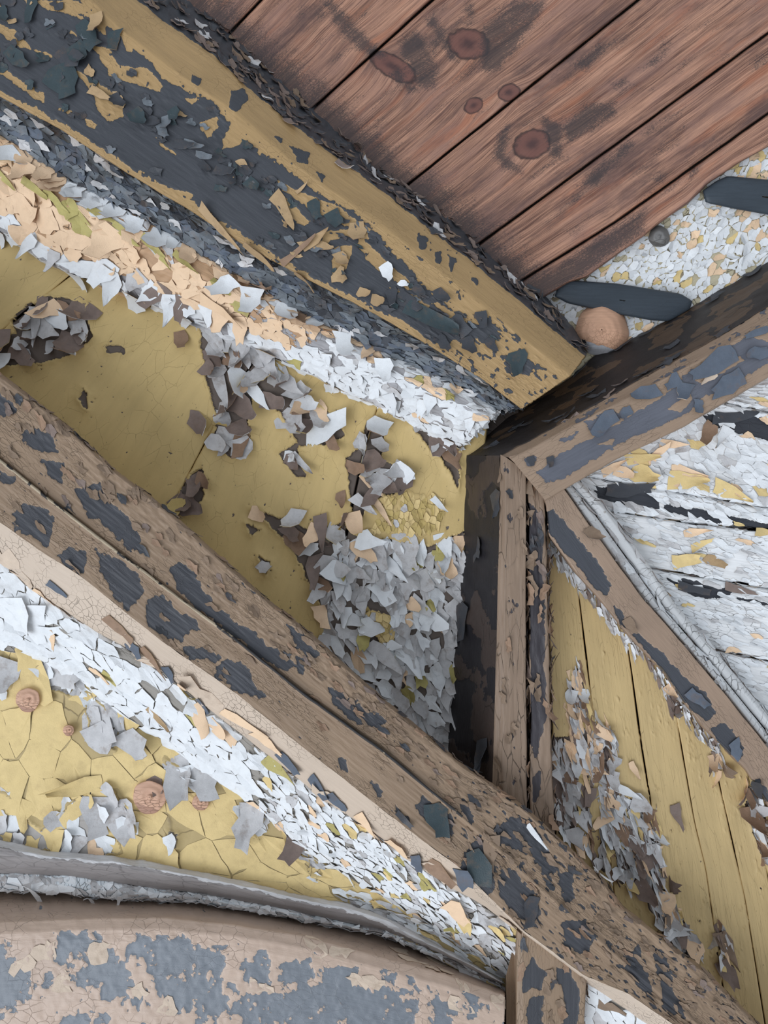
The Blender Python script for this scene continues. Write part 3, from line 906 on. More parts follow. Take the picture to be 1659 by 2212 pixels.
# ------------------------------------------------------------------ cracked strip and peeling moulding under the beam
STRIP = paint('slate_crackled_paint', (88, 96, 106), (58, 62, 70), crack=(60, 160), crackw=0.06, crackamt=0.8)
s0 = ext(BEAM_LOW, 400) + (0, -8); s1 = ext(STRIP_LOW, 400)
strip = Surf([(s0, 1.63), (s0 + (0, 3), 1.595), (lerp_rail(s0, s1, 0.5), 1.588), (s1, 1.602), (s1 + (-1, 3), 1.66)], step=3.5, ends=(None, 1.68), wob=3)
x, y = strip.px, strip.py
so = strip.build('crackled_fillet', STRIP, wear=fbm(x / 14, y / 14, 7))
tag(so, 'narrow slate grey crackled wood fillet between the big tan beam and the peach moulding', 'moulding')
it = field(strip, 0.020, 0.0075, 61, lambda x, y: np.full(np.shape(x), 0.92), lambda x, y, r: (pick(r, ('slate', 1), ('bluegrey', .45), ('dark', .35), ('grey', .16 + 0.3 * (x < 120))), 'dark'),
           lambda x, y, r: dict(shrink=1.0, lift=0.001, curl=0.1, tilt=0.45, jag=0.14, lip=r.uniform(0, 0.8), maxv=9))
place_flakes(strip, it, so, 200, min_single=0.0125)

MOULD = paint('peach_white_layers', (186, 150, 116), (168, 166, 168), crack=(26, 40), crackw=0.04, crackamt=0.9, edge=0.6)
m0 = s1; m3 = ext(MOULD_LOW, 400)
mould = Surf([(m0, 1.66), (m0 + (0, 2), 1.612), (lerp_rail(m0, m3, 0.3), 1.600), (lerp_rail(m0, m3, 0.55), 1.618), (lerp_rail(m0, m3, 0.75), 1.640), (m3, 1.668), (m3 + (-3, 4), 1.72)], step=3.5, ends=(None, 1.70), wob=4)
x, y = mould.px, mould.py
fr = (y - np.interp(x, *np.array(STRIP_LOW).T)) / (np.interp(x, *np.array(MOULD_LOW).T) - np.interp(x, *np.array(STRIP_LOW).T) + 1e-6)
wear = sst(450, 760, x) * 0.9 - 0.5 + 0.5 * fbm(x / 40, y / 30, 17) + 0.9 * sst(0.74, 0.86, fr)
mould.disp(0.004 * fbm(x / 30, y / 22, 18, 3))
mo = mould.build('peach_moulding', MOULD, wear=wear)
tag(mo, 'wide cornice moulding with peeling peach and white paint below the slate grey fillet', 'moulding')
def frac_m(x, y):
    a = np.interp(x, *np.array(STRIP_LOW).T); b = np.interp(x, *np.array(MOULD_LOW).T)
    return (y - a) / (b - a + 1e-6)
def c_mould(x, y, r):
    f = frac_m(x, y)
    if x < 560 and abs(f - (0.42 if x < 350 else 0.36)) < 0.05 and r.uniform() < 0.35: return 'olive', 'olive'
    right = float(sst(470, 760, x))
    low = float(sst(0.76, 0.88, f)); upw = float(sst(0.34, 0.22, f)) * (130 < x < 420)
    v = 0.85 - 1.9 * low - 1.35 * right - 1.8 * upw + 1.1 * float(fbm(np.array(x / 55.0), np.array(y / 40.0), 91, 3)) + (0.5 if f < 0.3 and x > 560 else 0)
    k = 'peach' if v > 0 else pick(r, ('white', 1), ('grey', 0.10))
    if r.uniform() < 0.06: k = pick(r, ('peach', 1), ('white', 1), ('olive', .6))
    return k, pick(r, ('under', .6), ('grey', .4), ('tan', .4))
def st_mould(x, y, r):
    f = frac_m(x, y)
    big = r.uniform() < 0.07
    wide = r.uniform(0.8, 1.15) if big else 0.9
    if big: return dict(shrink=1.1, lift=0.002, curl=0.4, tilt=0.3, jag=0.15, peel=r.uniform(0.5, 1.2), px_dir=r.uniform(60, 150))
    return dict(shrink=1.0, lift=0.0012, curl=0.04, tilt=0.10, jag=0.12, lip=max(0, r.uniform(-0.4, 0.7)), px_dir=r.uniform(30, 170))
it = field(mould, 0.030, 0.020, 62, lambda x, y: np.where(x < 700, 0.93, 0.0), c_mould, st_mould)
it += field(mould, 0.022, 0.014, 63, lambda x, y: np.where(x < 700, 0.0, 0.95), c_mould, st_mould)
r6 = np.random.default_rng(66)
big = []
for (px, py, ln, wd, dg, bd, f, b) in [(185, 580, 110, 55, 200, 0.35, 'white', 'grey'), (235, 590, 80, 50, 120, 0.4, 'white', 'grey'), (60, 520, 90, 30, 130, 0.4, 'white', 'grey'), (20, 345, 70, 50, 120, 0.7, 'white', 'olive'), (120, 560, 60, 30, 100, 0.8, 'grey', 'taupe'),
        (160, 420, 55, 45, 100, 0.6, 'white', 'under'), (205, 440, 60, 45, 110, 0.6, 'white', 'grey'), (245, 465, 60, 50, 110, 0.8, 'white', 'under'), (290, 490, 55, 45, 100, 0.6, 'white', 'grey'), (340, 520, 70, 50, 100, 0.7, 'white', 'under'), (90, 375, 60, 55, 100, 0.5, 'peach', 'under'), (120, 395, 55, 40, 100, 0.5, 'peach', 'under'), (400, 545, 70, 46, 100, 0.6, 'peach', 'under'), (370, 530, 50, 30, 110, 0.8, 'white', 'grey'),
        (540, 650, 75, 62, 100, 0.9, 'white', 'under'), (490, 625, 70, 50, 130, 0.8, 'white', 'grey'), (610, 680, 70, 56, 100, 0.9, 'white', 'under'), (660, 655, 60, 50, 80, 0.6, 'peach', 'under'), (680, 700, 60, 52, 110, 0.9, 'white', 'under'), (730, 745, 75, 50, 100, 0.8, 'white', 'grey'), (720, 690, 60, 40, 70, 0.6, 'peach', 'under'), (770, 720, 60, 40, 80, 0.6, 'peach', 'under'), (580, 640, 60, 40, 150, 1.1, 'under', 'under'), (640, 690, 50, 40, 130, 1.1, 'under', 'under'),
        (300, 605, 60, 50, 140, 0.8, 'grey', 'taupe'), (345, 640, 80, 50, 130, 0.7, 'taupe', 'taupe'), (270, 620, 40, 20, 60, 0.9, 'white', 'grey'), (320, 630, 50, 16, 60, 0.8, 'white', 'grey'), (390, 660, 60, 40, 120, 0.7, 'taupe', 'grey'), (800, 760, 60, 36, 90, 0.6, 'peach', 'under'), (925, 800, 50, 30, 70, 0.4, 'peach', 'tan'), (960, 815, 40, 28, 70, 0.4, 'peach', 'tan'), (985, 835, 40, 30, 60, 0.3, 'peach', 'tan'), (480, 660, 130, 40, 20, 0.3, 'peach', 'under')]:
    big.append((px, py, ln, wd, dg, bd, f, b))
it += peels(mould, [(a_, b_, c_ * 0.78, d_ * 0.78, e_, f_ * 1.2, g_, h_) for a_, b_, c_, d_, e_, f_, g_, h_ in big], 64)
it += peels(mould, [(x_, y_, 62, 16, 33, 0.25, 'olive', 'olive') for x_, y_ in ((10, 372), (75, 400), (120, 425), (170, 450), (215, 468), (270, 500), (330, 525), (345, 545), (400, 565))], 68)
place_flakes(mould, it, mo, 290, min_single=0.012)

# ------------------------------------------------------------------ left yellow wall, four boards
MUST = (206, 179, 122)
YEL = paint('mustard_wall_paint', MUST, (104, 92, 84), rough=0.55, crack=(22, 30), crackw=0.01, crackamt=0.22, grain=(5, 30), grainamt=0.12, speck=0.6, edge=0.45, var=0.09)
wl = Surf([([(-320, 380), (1120, 800)], 1.735), ([(-320, 1000), (1120, 1800)], 1.735)], step=150, smooth=0).build('wall_left', dark_wood)
tag(wl, kind='structure')
RL = [[(-330, 900), (-120, 380)], [(-150, 838), (260, 508)], [(290, 1260), (365, 1105), (480, 885), (640, 640)], [(640, 1590), (742, 1180), (790, 955), (850, 780)], [(1000, 1740), (1010, 1300), (1060, 860)]]
BARE = [[(25, 690), (60, 660), (110, 640), (185, 655), (195, 700), (205, 730), (150, 765), (100, 780), (10, 790), (-20, 760), (40, 720)],
        [(430, 700), (520, 740), (590, 790), (640, 830), (660, 860), (720, 900), (745, 940), (700, 960), (650, 960), (620, 920), (590, 870), (555, 830), (535, 900), (540, 980), (500, 990), (460, 960), (470, 900), (450, 830), (440, 770)],
        [(400, 1040), (440, 1000), (440, 1080), (400, 1110), (370, 1110)], [(600, 980), (640, 960), (660, 1030), (640, 1030)],
        [(790, 910), (830, 930), (820, 990), (880, 1020), (860, 1060), (800, 1080), (770, 1140), (745, 1140), (760, 1080), (745, 990), (780, 970)],
        [(545, 1095), (570, 1110), (620, 1125), (680, 1150), (740, 1130), (780, 1165), (860, 1170), (930, 1180), (1000, 1150), (1010, 1720), (700, 1420), (690, 1290), (650, 1220), (610, 1160)],
        [(890, 920), (960, 920), (990, 980), (990, 1060), (960, 1000)], [(560, 1205), (585, 1215), (575, 1245)], [(180, 840), (192, 850), (188, 885), (172, 860)], [(230, 748), (280, 750), (270, 765), (232, 762)], [(530, 1130), (560, 1145), (545, 1155)]]
YPATCH = [(830, 1080), (880, 1060), (960, 1080), (960, 1130), (900, 1160), (840, 1150), (790, 1160), (830, 1110)]
YPATCH2 = [(782, 1325), (805, 1315), (845, 1330), (855, 1370), (840, 1410), (815, 1380)]
for i in range(4):
    A, B = np.array(RL[i], float), np.array(RL[i + 1], float)
    S = Surf([(A + (1, 0), 1.73), (A + (2, 0), 1.703), (A + (4, 0), 1.700), (B - (3, 0), 1.700), (B - (1.5, 0), 1.703), (B, 1.73)], step=3.5, smooth=30)
    x, y = S.px, S.py
    w = np.clip(np.maximum(sdpolys(x, y, BARE), -1e3) / 16, -3, 1.5) + 0.45 * fbm(x / 16, y / 16, 5, 4)
    hole = (fbm(x / 11, y / 11, 77, 3) - 0.66) * 3
    h0 = w
    w = np.maximum(w, hole)
    yp = np.maximum(sdpoly(x, y, YPATCH), sdpoly(x, y, YPATCH2))
    w = np.where(yp > 0, np.minimum(w, -0.3), w)
    h = np.where(w < 0, 0.0075 * np.exp(np.minimum(h0, 0) / 0.55), -0.0012) * (sdpolys(x, y, BARE) > -80)
    S.disp(h + 0.003 * fbm(x / 120, y / 120, 6, 2) + np.where(yp > 0, 0.003 * vnoise(x / 7, y / 7, 8), 0))
    o = S.build('board', YEL, wl, wear=w)
    wallboards.append(S)
    def c_left(x, y, r):
        return pick(r, ('grey', 1), ('white', .35), ('taupe', .35), ('under', .2), ('peach', .12), ('mustard', .06)), pick(r, ('taupe', .6), ('under', .4), ('mustard', .4), ('grey', .4))
    inb = lambda x, y: (sdpolys(x, y, BARE) > -2) & (np.maximum(sdpoly(x, y, YPATCH), sdpoly(x, y, YPATCH2)) < 0)
    dense = lambda x, y: sdpoly(x, y, [(690, 1200), (760, 1160), (1000, 1130), (1010, 1720), (700, 1420)])
    it = field(S, 0.034, 0.026, 100 + i, lambda x, y: np.where(inb(x, y) & (dense(x, y) < 0) , 0.62, 0), c_left,
               lambda x, y, r: dict(shrink=1.1, lift=0.003, peel=r.uniform(0.5, 2.0), px_dir=r.uniform(20, 130)))
    it += field(S, 0.024, 0.017, 110 + i, lambda x, y: np.where(inb(x, y) & (dense(x, y) >= 0), 0.97, 0),
                lambda x, y, r: (pick(r, ('white', .8), ('grey', 1.1), ('peach', .10), ('olive', .08)), pick(r, ('taupe', .6), ('olive', .3), ('grey', .5))),
                lambda x, y, r: dict(shrink=1.15, lift=0.003, curl=0.15, tilt=0.5, jag=0.16, lip=r.uniform(0, 1), peel=(r.uniform(0.3, 1.1) if r.uniform() < 0.45 else 0), px_dir=r.uniform(20, 110)))
    it += field(S, 0.013, 0.010, 120 + i, lambda x, y: np.where(np.maximum(sdpoly(x, y, YPATCH), sdpoly(x, y, YPATCH2)) > 0, 0.9, 0),
                lambda x, y, r: (pick(r, ('yellow', 1), ('mustard', 1), ('grey', .06)), 'mustard'), lambda x, y, r: dict(shrink=0.95, lift=0.001, curl=0.5, tilt=0.35, maxv=7))
    hand = [(150, 680, 90, 46, 5, 0.7, 'under', 'brown'), (170, 705, 60, 40, 60, 0.8, 'grey', 'grey'), (80, 700, 100, 30, 70, 0.7, 'grey', 'taupe'), (55, 770, 90, 45, 20, 0.6, 'taupe', 'taupe'), (110, 755, 50, 22, 80, 0.9, 'grey', 'white'), (160, 762, 55, 14, 10, 0.8, 'white', 'peach'), (100, 660, 60, 30, 60, 1.0, 'taupe', 'grey'), (185, 735, 50, 34, 30, 0.9, 'taupe', 'grey'),
            (440, 730, 110, 34, 75, 0.5, 'grey', 'taupe'), (465, 725, 80, 32, 60, 0.6, 'grey', 'taupe'), (510, 760, 95, 50, 80, 0.5, 'grey', 'taupe'), (545, 770, 60, 32, 70, 0.8, 'grey', 'taupe'), (590, 790, 90, 40, 60, 0.5, 'grey', 'taupe'), (620, 830, 100, 46, 55, 0.5, 'grey', 'grey'), (390, 740, 60, 34, 80, 0.8, 'under', 'brown'), (480, 850, 110, 36, 75, 0.9, 'grey', 'white'), (560, 855, 85, 30, 60, 1.2, 'white', 'dark'), (500, 880, 110, 46, 80, 0.9, 'taupe', 'under'), (525, 950, 90, 50, 95, 0.6, 'under', 'brown'), (435, 905, 70, 40, 20, 0.9, 'taupe', 'grey'), (470, 960, 60, 40, 50, 0.9, 'grey', 'taupe'),
            (625, 915, 70, 60, 60, 0.6, 'grey', 'white'), (655, 880, 70, 40, 50, 0.8, 'white', 'grey'), (700, 935, 100, 60, 10, 0.5, 'white', 'grey'), (720, 955, 50, 30, 60, 0.6, 'under', 'brown'), (645, 1000, 70, 26, 70, 0.9, 'grey', 'taupe'), (630, 985, 40, 26, 30, 1.0, 'white', 'taupe'),
            (425, 1050, 60, 44, 70, 0.8, 'taupe', 'taupe'), (390, 1090, 60, 40, 60, 0.8, 'taupe', 'taupe'), (440, 1035, 40, 34, 30, 1.0, 'under', 'brown'), (800, 930, 70, 36, 60, 0.6, 'taupe', 'taupe'), (820, 965, 50, 34, 80, 0.8, 'grey', 'taupe'), (765, 1000, 60, 36, 20, 1.0, 'under', 'brown'), (850, 1025, 70, 60, 310, 0.6, 'white', 'grey'), (870, 1030, 50, 46, 20, 0.5, 'white', 'grey'), (800, 1040, 60, 20, 50, 0.9, 'peach', 'under'), (740, 1080, 50, 26, 80, 0.9, 'under', 'brown'), (780, 1090, 70, 34, 60, 0.8, 'grey', 'taupe'), (825, 1100, 60, 18, 60, 0.7, 'peach', 'under'),
            (700, 1145, 90, 36, 80, 0.7, 'taupe', 'grey'), (640, 1165, 70, 50, 60, 0.8, 'under', 'brown'), (560, 1108, 40, 26, 40, 0.9, 'peach', 'under'), (780, 1190, 60, 40, 70, 0.7, 'peach', 'under'), (880, 1180, 90, 55, 80, 0.5, 'grey', 'white'), (690, 1230, 80, 40, 80, 0.7, 'taupe', 'taupe'), (690, 1265, 60, 34, 70, 0.9, 'under', 'peach'), (840, 1220, 110, 40, 55, 0.5, 'white', 'grey'), (830, 1270, 70, 56, 60, 0.4, 'white', 'grey'), (690, 1325, 50, 30, 90, 0.9, 'peach', 'brown'), (970, 1220, 50, 36, 60, 0.8, 'peach', 'under'), (890, 1400, 110, 50, 50, 0.4, 'white', 'grey'), (920, 1340, 90, 50, 50, 0.5, 'white', 'grey'), (830, 1410, 100, 40, 45, 0.5, 'grey', 'grey'),
            (905, 915, 60, 30, 70, 0.9, 'grey', 'taupe'), (945, 955, 50, 30, 80, 0.9, 'grey', 'white'), (950, 1090, 60, 18, 60, 0.8, 'white', 'grey'), (570, 1225, 36, 30, 60, 0.8, 'grey', 'taupe')]
    mine = [h_ for h_ in hand if np.min((S.px - h_[0]) ** 2 + (S.py - h_[1]) ** 2) < 9]
    it += peels(S, mine, 130 + i)
    place_flakes(S, it, o, 130, min_single=0.012)

# ------------------------------------------------------------------ post, brace and diagonal
POSTD = paint('dark_brown_shaded_paint', (68, 58, 54), (40, 38, 41), rough=0.5, crack=(12, 24), crackamt=0.6)  # dark brown paint, with the shade of the left side in its colour
POSTB = paint('brown_post_paint', (138, 117, 99), (62, 58, 62), rough=0.5, crack=(12, 60), crackw=0.03, crackamt=0.7, grain=(9, 160), edge=0.6, speck=0.1)
post = empty('corner_post', 1120, 1740, 1.6)
tag(post, 'upright brown post with a dark left side meeting the two slanting braces', 'post')
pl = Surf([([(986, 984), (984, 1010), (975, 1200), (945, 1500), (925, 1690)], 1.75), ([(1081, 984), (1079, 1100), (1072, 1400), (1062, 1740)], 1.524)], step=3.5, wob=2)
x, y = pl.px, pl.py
w = fbm(x / 38, y / 60, 8, 4) * 1.2 + sst(1060, 960, x) * 0.4 - 0.1  # second tone adds painted shade towards the deep corner
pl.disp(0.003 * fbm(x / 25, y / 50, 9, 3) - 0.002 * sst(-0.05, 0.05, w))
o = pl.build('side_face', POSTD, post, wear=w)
it = field(pl, 0.05, 0.04, 71, lambda x, y: np.full(np.shape(x), 0.10), lambda x, y, r: ('dark', 'dark'), lambda x, y, r: dict(shrink=0.8, lift=0.002, curl=0.4, tilt=0.3, jag=0.25, peel=0.5 if r.uniform() < .5 else 0, px_dir=80))
place_flakes(pl, it, o, 60)
pf = Surf([([(1081, 984), (1079, 1100), (1072, 1400), (1062, 1740)], 1.524), ([(1094, 988), (1092, 1100), (1089, 1400), (1086, 1760)], 1.514), ([(1136, 1020), (1136, 1100), (1135, 1400), (1138, 1800)], 1.514), ([(1139, 1020), (1139, 1100), (1139, 1400), (1142, 1800)], 1.58)], step=3.2, wob=2)
x, y = pf.px, pf.py
w = (fbm(x / 10, y / 26, 12, 4) - 0.42) * 2.2 - 0.15
w = np.where(x < np.interp(y, [960, 1400, 1760], [1096, 1089, 1086]), w - 0.4, w)
pf.disp(-0.0014 * sst(-0.05, 0.05, w) + 0.0012 * fbm(x / 8, y / 60, 14, 3))
o = pf.build('front_board', POSTB, post, wear=w)
it = field(pf, 0.024, 0.013, 72, lambda x, y: np.full(np.shape(x), 0.10), lambda x, y, r: (pick(r, ('brown', 1), ('under', .4), ('dark', .3)), 'dark'), lambda x, y, r: dict(shrink=0.8, lift=0.0015, curl=0.7, tilt=0.3, jag=0.2))
place_flakes(pf, it, o, 60)
pr = Surf([([(1136, 990), (1140, 1200), (1139, 1400), (1142, 1830)], 1.58), ([(1141, 990), (1144, 1200), (1144, 1400), (1147, 1830)], 1.522), ([(1160, 1000), (1176, 1080), (1180, 1200), (1186, 1500), (1198, 1830)], 1.522), ([(1162, 1000), (1179, 1080), (1183, 1200), (1189, 1500), (1201, 1830)], 1.66)], step=3.2, wob=4)
x, y = pr.px, pr.py
w = np.clip(sdpolys(x, y, [[(1140, 1090), (1165, 1110), (1178, 1300), (1175, 1480), (1150, 1500), (1140, 1300)], [(1142, 1500), (1175, 1440), (1185, 1520), (1160, 1640), (1143, 1600)], [(1150, 1680), (1165, 1670), (1168, 1720), (1152, 1730)]]) / 12, -1.5, 1) + 0.9 * fbm(x / 11, y / 32, 15, 4)
pr.disp(-0.0016 * sst(-0.05, 0.05, w) + 0.003 * fbm(x / 8, y / 40, 16, 3))
o = pr.build('edge_board', POSTB, post, wear=w)
it = field(pr, 0.030, 0.010, 73, lambda x, y: np.where(y < 1560, 0.42, 0.12), lambda x, y, r: (pick(r, ('brown', 1), ('under', .6), ('dark', .8), ('taupe', .3)), 'taupe'), lambda x, y, r: dict(shrink=0.85, lift=0.002, curl=0.8, tilt=0.5, jag=0.2))
place_flakes(pr, it, o, 80)

BRB = paint('brown_brace_paint', (152, 129, 109), (96, 98, 107), rough=0.5, crack=(40, 130), crackamt=0.3, edge=0.6, spec=0.4, var=0.12)
brace = empty('upper_brace', 1400, 850, 1.6)
tag(brace, 'slanting brace rising to the right, slate patches on its face and a dark upper side', 'brace')
du, dl, bu, bl = ext(DB_UP, 0, 420), ext(DB_LOW, 0, 420), ext(BR_UP, 0, 420), ext(BR_LOW, 0, 420)
S = Surf([(du, 1.755), (dl, 1.535), (dl + (1, 2), 1.545)], step=3.5, wob=2)
x, y = S.px, S.py
band = dline(x, y, DB_LOW)
inside = np.arange(x.shape[1])[None] < S.railcol[1]
w = np.where(inside, 0.15 + 1.2 * fbm(*rot(x, y, -29, 70, 14), 22, 4) + 0.35 * sst(1100, 1000, x), -0.28 + 0.9 * fbm(*rot(x, y, -29, 30, 10), 23, 4))  # extra dark tone paints the shade in the post corner
S.disp(0.003 * fbm(*rot(x, y, -29, 60, 9), 24, 3))
BRD = paint('dark_band_paint', (88, 71, 57), (48, 43, 42), rough=0.55, crack=(10, 40), crackamt=0.5)  # brown paint darkened to carry the shade of the upper side
o = S.build('upper_side', BRD, brace, wear=w)
it = field(S, 0.04, 0.016, 74, lambda x, y: np.where(dline(x, y, DB_LOW) < 40, 0.12, 0.06), lambda x, y, r: (pick(r, ('dark', 1), ('taupe', .12)), 'dark'), lambda x, y, r: dict(shrink=0.8, lift=0.002, curl=0.5, tilt=0.3, jag=0.2))
place_flakes(S, it, o, 60)
S = Surf([(dl + (0, 1), 1.55), (dl, 1.536), (bu + (-1, -2), 1.506), (bu, 1.503), (bl + (1, -2), 1.500), (bl, 1.504), (bl + (1, 1), 1.61)], step=3.2, wob=2)
x, y = S.px, S.py
BD = [[(1160, 1020), (1200, 985), (1280, 945), (1350, 905), (1430, 860), (1500, 800), (1560, 800), (1490, 890), (1400, 930), (1300, 980), (1220, 1030), (1180, 1045)],
      [(1475, 815), (1560, 755), (1620, 725), (1659, 740), (1720, 720), (1659, 780), (1560, 850), (1500, 850)], [(1260, 915), (1320, 885), (1345, 900), (1280, 935)], [(1135, 990), (1155, 985), (1155, 1005), (1138, 1005)], [(1210, 950), (1250, 930), (1240, 945), (1220, 958)]]
BT = [[(1440, 885), (1490, 850), (1500, 860), (1470, 890)], [(1500, 820), (1600, 770), (1610, 778), (1520, 830)], [(1290, 960), (1330, 945), (1320, 960)]]
w = np.minimum(np.clip(sdpolys(x, y, BD) / 12, -1.6, 1.2), np.clip(-sdpolys(x, y, BT) / 6, -1.5, 1.5)) + 0.6 * fbm(*rot(x, y, -29, 30, 13), 25, 4) + 0.45 * fbm(x / 7, y / 7, 26, 3)
cham_ = np.arange(x.shape[1])[None] < S.railcol[2]
w = np.where(cham_, 0.9 * fbm(*rot(x, y, -29, 26, 9), 24, 4) + 0.4 * fbm(x / 7, y / 7, 26, 3) - 0.32, w)
S.disp(-0.0016 * sst(-0.05, 0.05, w))
o = S.build('front_face', BRB, brace, wear=w)
it = peels(S, [(1305, 908, 80, 38, 150, 0.4, 'bluegrey', 'dark'), (1353, 888, 34, 26, 150, 0.5, 'bluegrey', 'dark'), (1400, 855, 70, 36, 150, 0.5, 'bluegrey', 'dark'), (1455, 825, 45, 34, 150, 0.6, 'bluegrey', 'dark'), (1545, 780, 130, 50, 150, 0.4, 'bluegrey', 'dark'), (1575, 830, 90, 46, 150, 0.4, 'bluegrey', 'dark'), (1640, 770, 60, 34, 150, 0.5, 'bluegrey', 'dark'), (1145, 996, 24, 20, 60, 0.7, 'dark', 'dark'), (1190, 995, 26, 20, 60, 0.7, 'dark', 'dark'), (1505, 875, 34, 22, 100, 0.7, 'bluegrey', 'dark'), (1480, 845, 36, 30, 100, 0.8, 'bluegrey', 'beige'), (1530, 815, 40, 16, 150, 0.6, 'beige', 'under'), (1640, 720, 60, 20, 150, 0.6, 'bluegrey', 'dark')], 26)
place_flakes(S, it, o, 60)

BRB2 = paint('brown_brace_paint_dark_patches', (152, 129, 110), (67, 69, 75), rough=0.5, crack=(40, 130), crackamt=0.3, edge=0.6, spec=0.4, var=0.12)
diag = empty('diagonal_brace', 1400, 1340, 1.6)
tag(diag, 'slanting brace falling to the right with long charcoal patches beside white moulding', 'brace')
gl, gr = ext(DG_L, 0, 420), ext(DG_R, 0, 420)
S = Surf([(gl + (-2, 2), 1.65), (gl, 1.511), (gl + (2, -2), 1.506), (gr, 1.506), (gr + (1, -1), 1.61)], step=3.2, wob=3)
x, y = S.px, S.py
DD = [[(1180, 1105), (1195, 1100), (1290, 1210), (1318, 1265), (1312, 1290), (1290, 1275), (1240, 1215), (1185, 1150)], [(1325, 1310), (1345, 1320), (1362, 1360), (1340, 1350)],
      [(1365, 1370), (1380, 1370), (1440, 1420), (1490, 1475), (1525, 1495), (1545, 1540), (1525, 1560), (1480, 1520), (1430, 1450)], [(1535, 1575), (1565, 1560), (1610, 1615), (1600, 1640), (1560, 1620)], [(1600, 1690), (1640, 1680), (1670, 1740), (1640, 1720)]]
w = np.clip(sdpolys(x, y, DD) / 10, -1.6, 1.2) + 0.45 * fbm(*rot(x, y, 48, 18, 11), 27, 4) + 0.4 * fbm(x / 7, y / 7, 28, 3)
S.disp(-0.0016 * sst(-0.05, 0.05, w))
o = S.build('front_face', BRB2, diag, wear=w)
it = peels(S, [(1500, 1510, 60, 34, 50, 0.4, 'bluegrey', 'dark'), (1590, 1612, 44, 34, 50, 0.4, 'bluegrey', 'dark'), (1275, 1155, 30, 26, 60, 0.6, 'brown', 'dark'), (1360, 1350, 30, 18, 60, 0.6, 'brown', 'dark'), (1640, 1700, 50, 30, 60, 0.5, 'dark', 'dark')], 28)
place_flakes(S, it, o, 40)

# white inner moulding on the diagonal: two beads
MW = paint('white_moulding_paint', (222, 222, 222), (186, 180, 174), crack=(70, 22), crackw=0.03, crackamt=0.7, speck=0.3, grain=(4, 160), grainamt=0.12)
io = ext(IM_OUT, 0, 420)
inner = empty('inner_moulding', 1400, 1240, 1.6)
tag(inner, 'white two-bead moulding along the inner edge of the falling brace', 'moulding')
for k, (f0, f1, dd) in enumerate(((0.0, 0.42, 1.535), (0.46, 1.0, 1.552))):
    A, B = lerp_rail(gr, io, f0), lerp_rail(gr, io, f1)
    S = Surf([(A, dd + 0.04), (A + (0.5, -0.5), dd + 0.006), (lerp_rail(A, B, 0.25), dd - 0.002), (lerp_rail(A, B, 0.7), dd - 0.001), (B, dd + 0.012), (B + (1, -1), dd + 0.06)], step=3.2, wob=1.5)
    x, y = S.px, S.py
    o = S.build('bead', MW, inner, wear=fbm(x / 12, y / 12, 31 + k) * 0.8 - 0.45)
    it = field(S, 0.03, 0.012, 75 + k, lambda x, y: np.full(np.shape(x), 0.25), lambda x, y, r: (pick(r, ('white', 1), ('grey', .3)), 'taupe'), lambda x, y, r: dict(shrink=0.9, lift=0.0008, curl=0.3, tilt=0.2, jag=0.12))
    place_flakes(S, it, o, 60)

# ------------------------------------------------------------------ right white boards inside the two braces
wg = Surf([([(1170, 1010), (2180, 430)], 1.66), ([(1180, 1025), (1700, 1720), (2180, 1760)], 1.66)], step=150, smooth=0).build('wall_gable', dark_wood)
tag(wg, kind='structure')
WB = paint('white_board_paint', (226, 226, 226), (54, 56, 62), crack=(36, 120), crackw=0.035, crackamt=0.55, speck=0.25, grain=(4, 200), grainamt=0.2, edge=0.5)
WR = [([(1465, 842), (1850, 622)], [(1465, 848), (1579, 872), (1850, 932)]),
      ([(1172, 1010), (1465, 848), (1579, 872), (1850, 932)], [(1176, 1014), (1269, 1030), (1659, 1097), (1850, 1130)]),
      ([(1176, 1014), (1269, 1030), (1659, 1097), (1850, 1130)], [(1222, 1080), (1285, 1098), (1500, 1130), (1659, 1145), (1850, 1170)]),
      ([(1222, 1080), (1285, 1098), (1500, 1130), (1659, 1145), (1850, 1170)], [(1292, 1207), (1414, 1228), (1659, 1270), (1850, 1303)]),
      ([(1292, 1207), (1414, 1228), (1659, 1270), (1850, 1303)], [(1412, 1374), (1544, 1402), (1659, 1427), (1850, 1470)]),
      ([(1412, 1374), (1544, 1402), (1659, 1427), (1850, 1470)], [(1600, 1620), (1850, 1680)])]
WDARK = [[(1285, 1052), (1350, 1055), (1420, 1070), (1425, 1100), (1370, 1092), (1295, 1082)], [(1430, 1085), (1560, 1110), (1700, 1140), (1700, 1150), (1540, 1130), (1440, 1105)], [(1515, 895), (1580, 890), (1720, 915), (1720, 970), (1650, 950), (1540, 920)], [(1435, 1248), (1480, 1250), (1560, 1270), (1600, 1270), (1560, 1295), (1500, 1290)], [(1600, 1130), (1700, 1145), (1700, 1160), (1600, 1142)], [(1275, 1048), (1290, 1052), (1285, 1062)], [(1590, 1290), (1700, 1310), (1700, 1316), (1600, 1298)]]
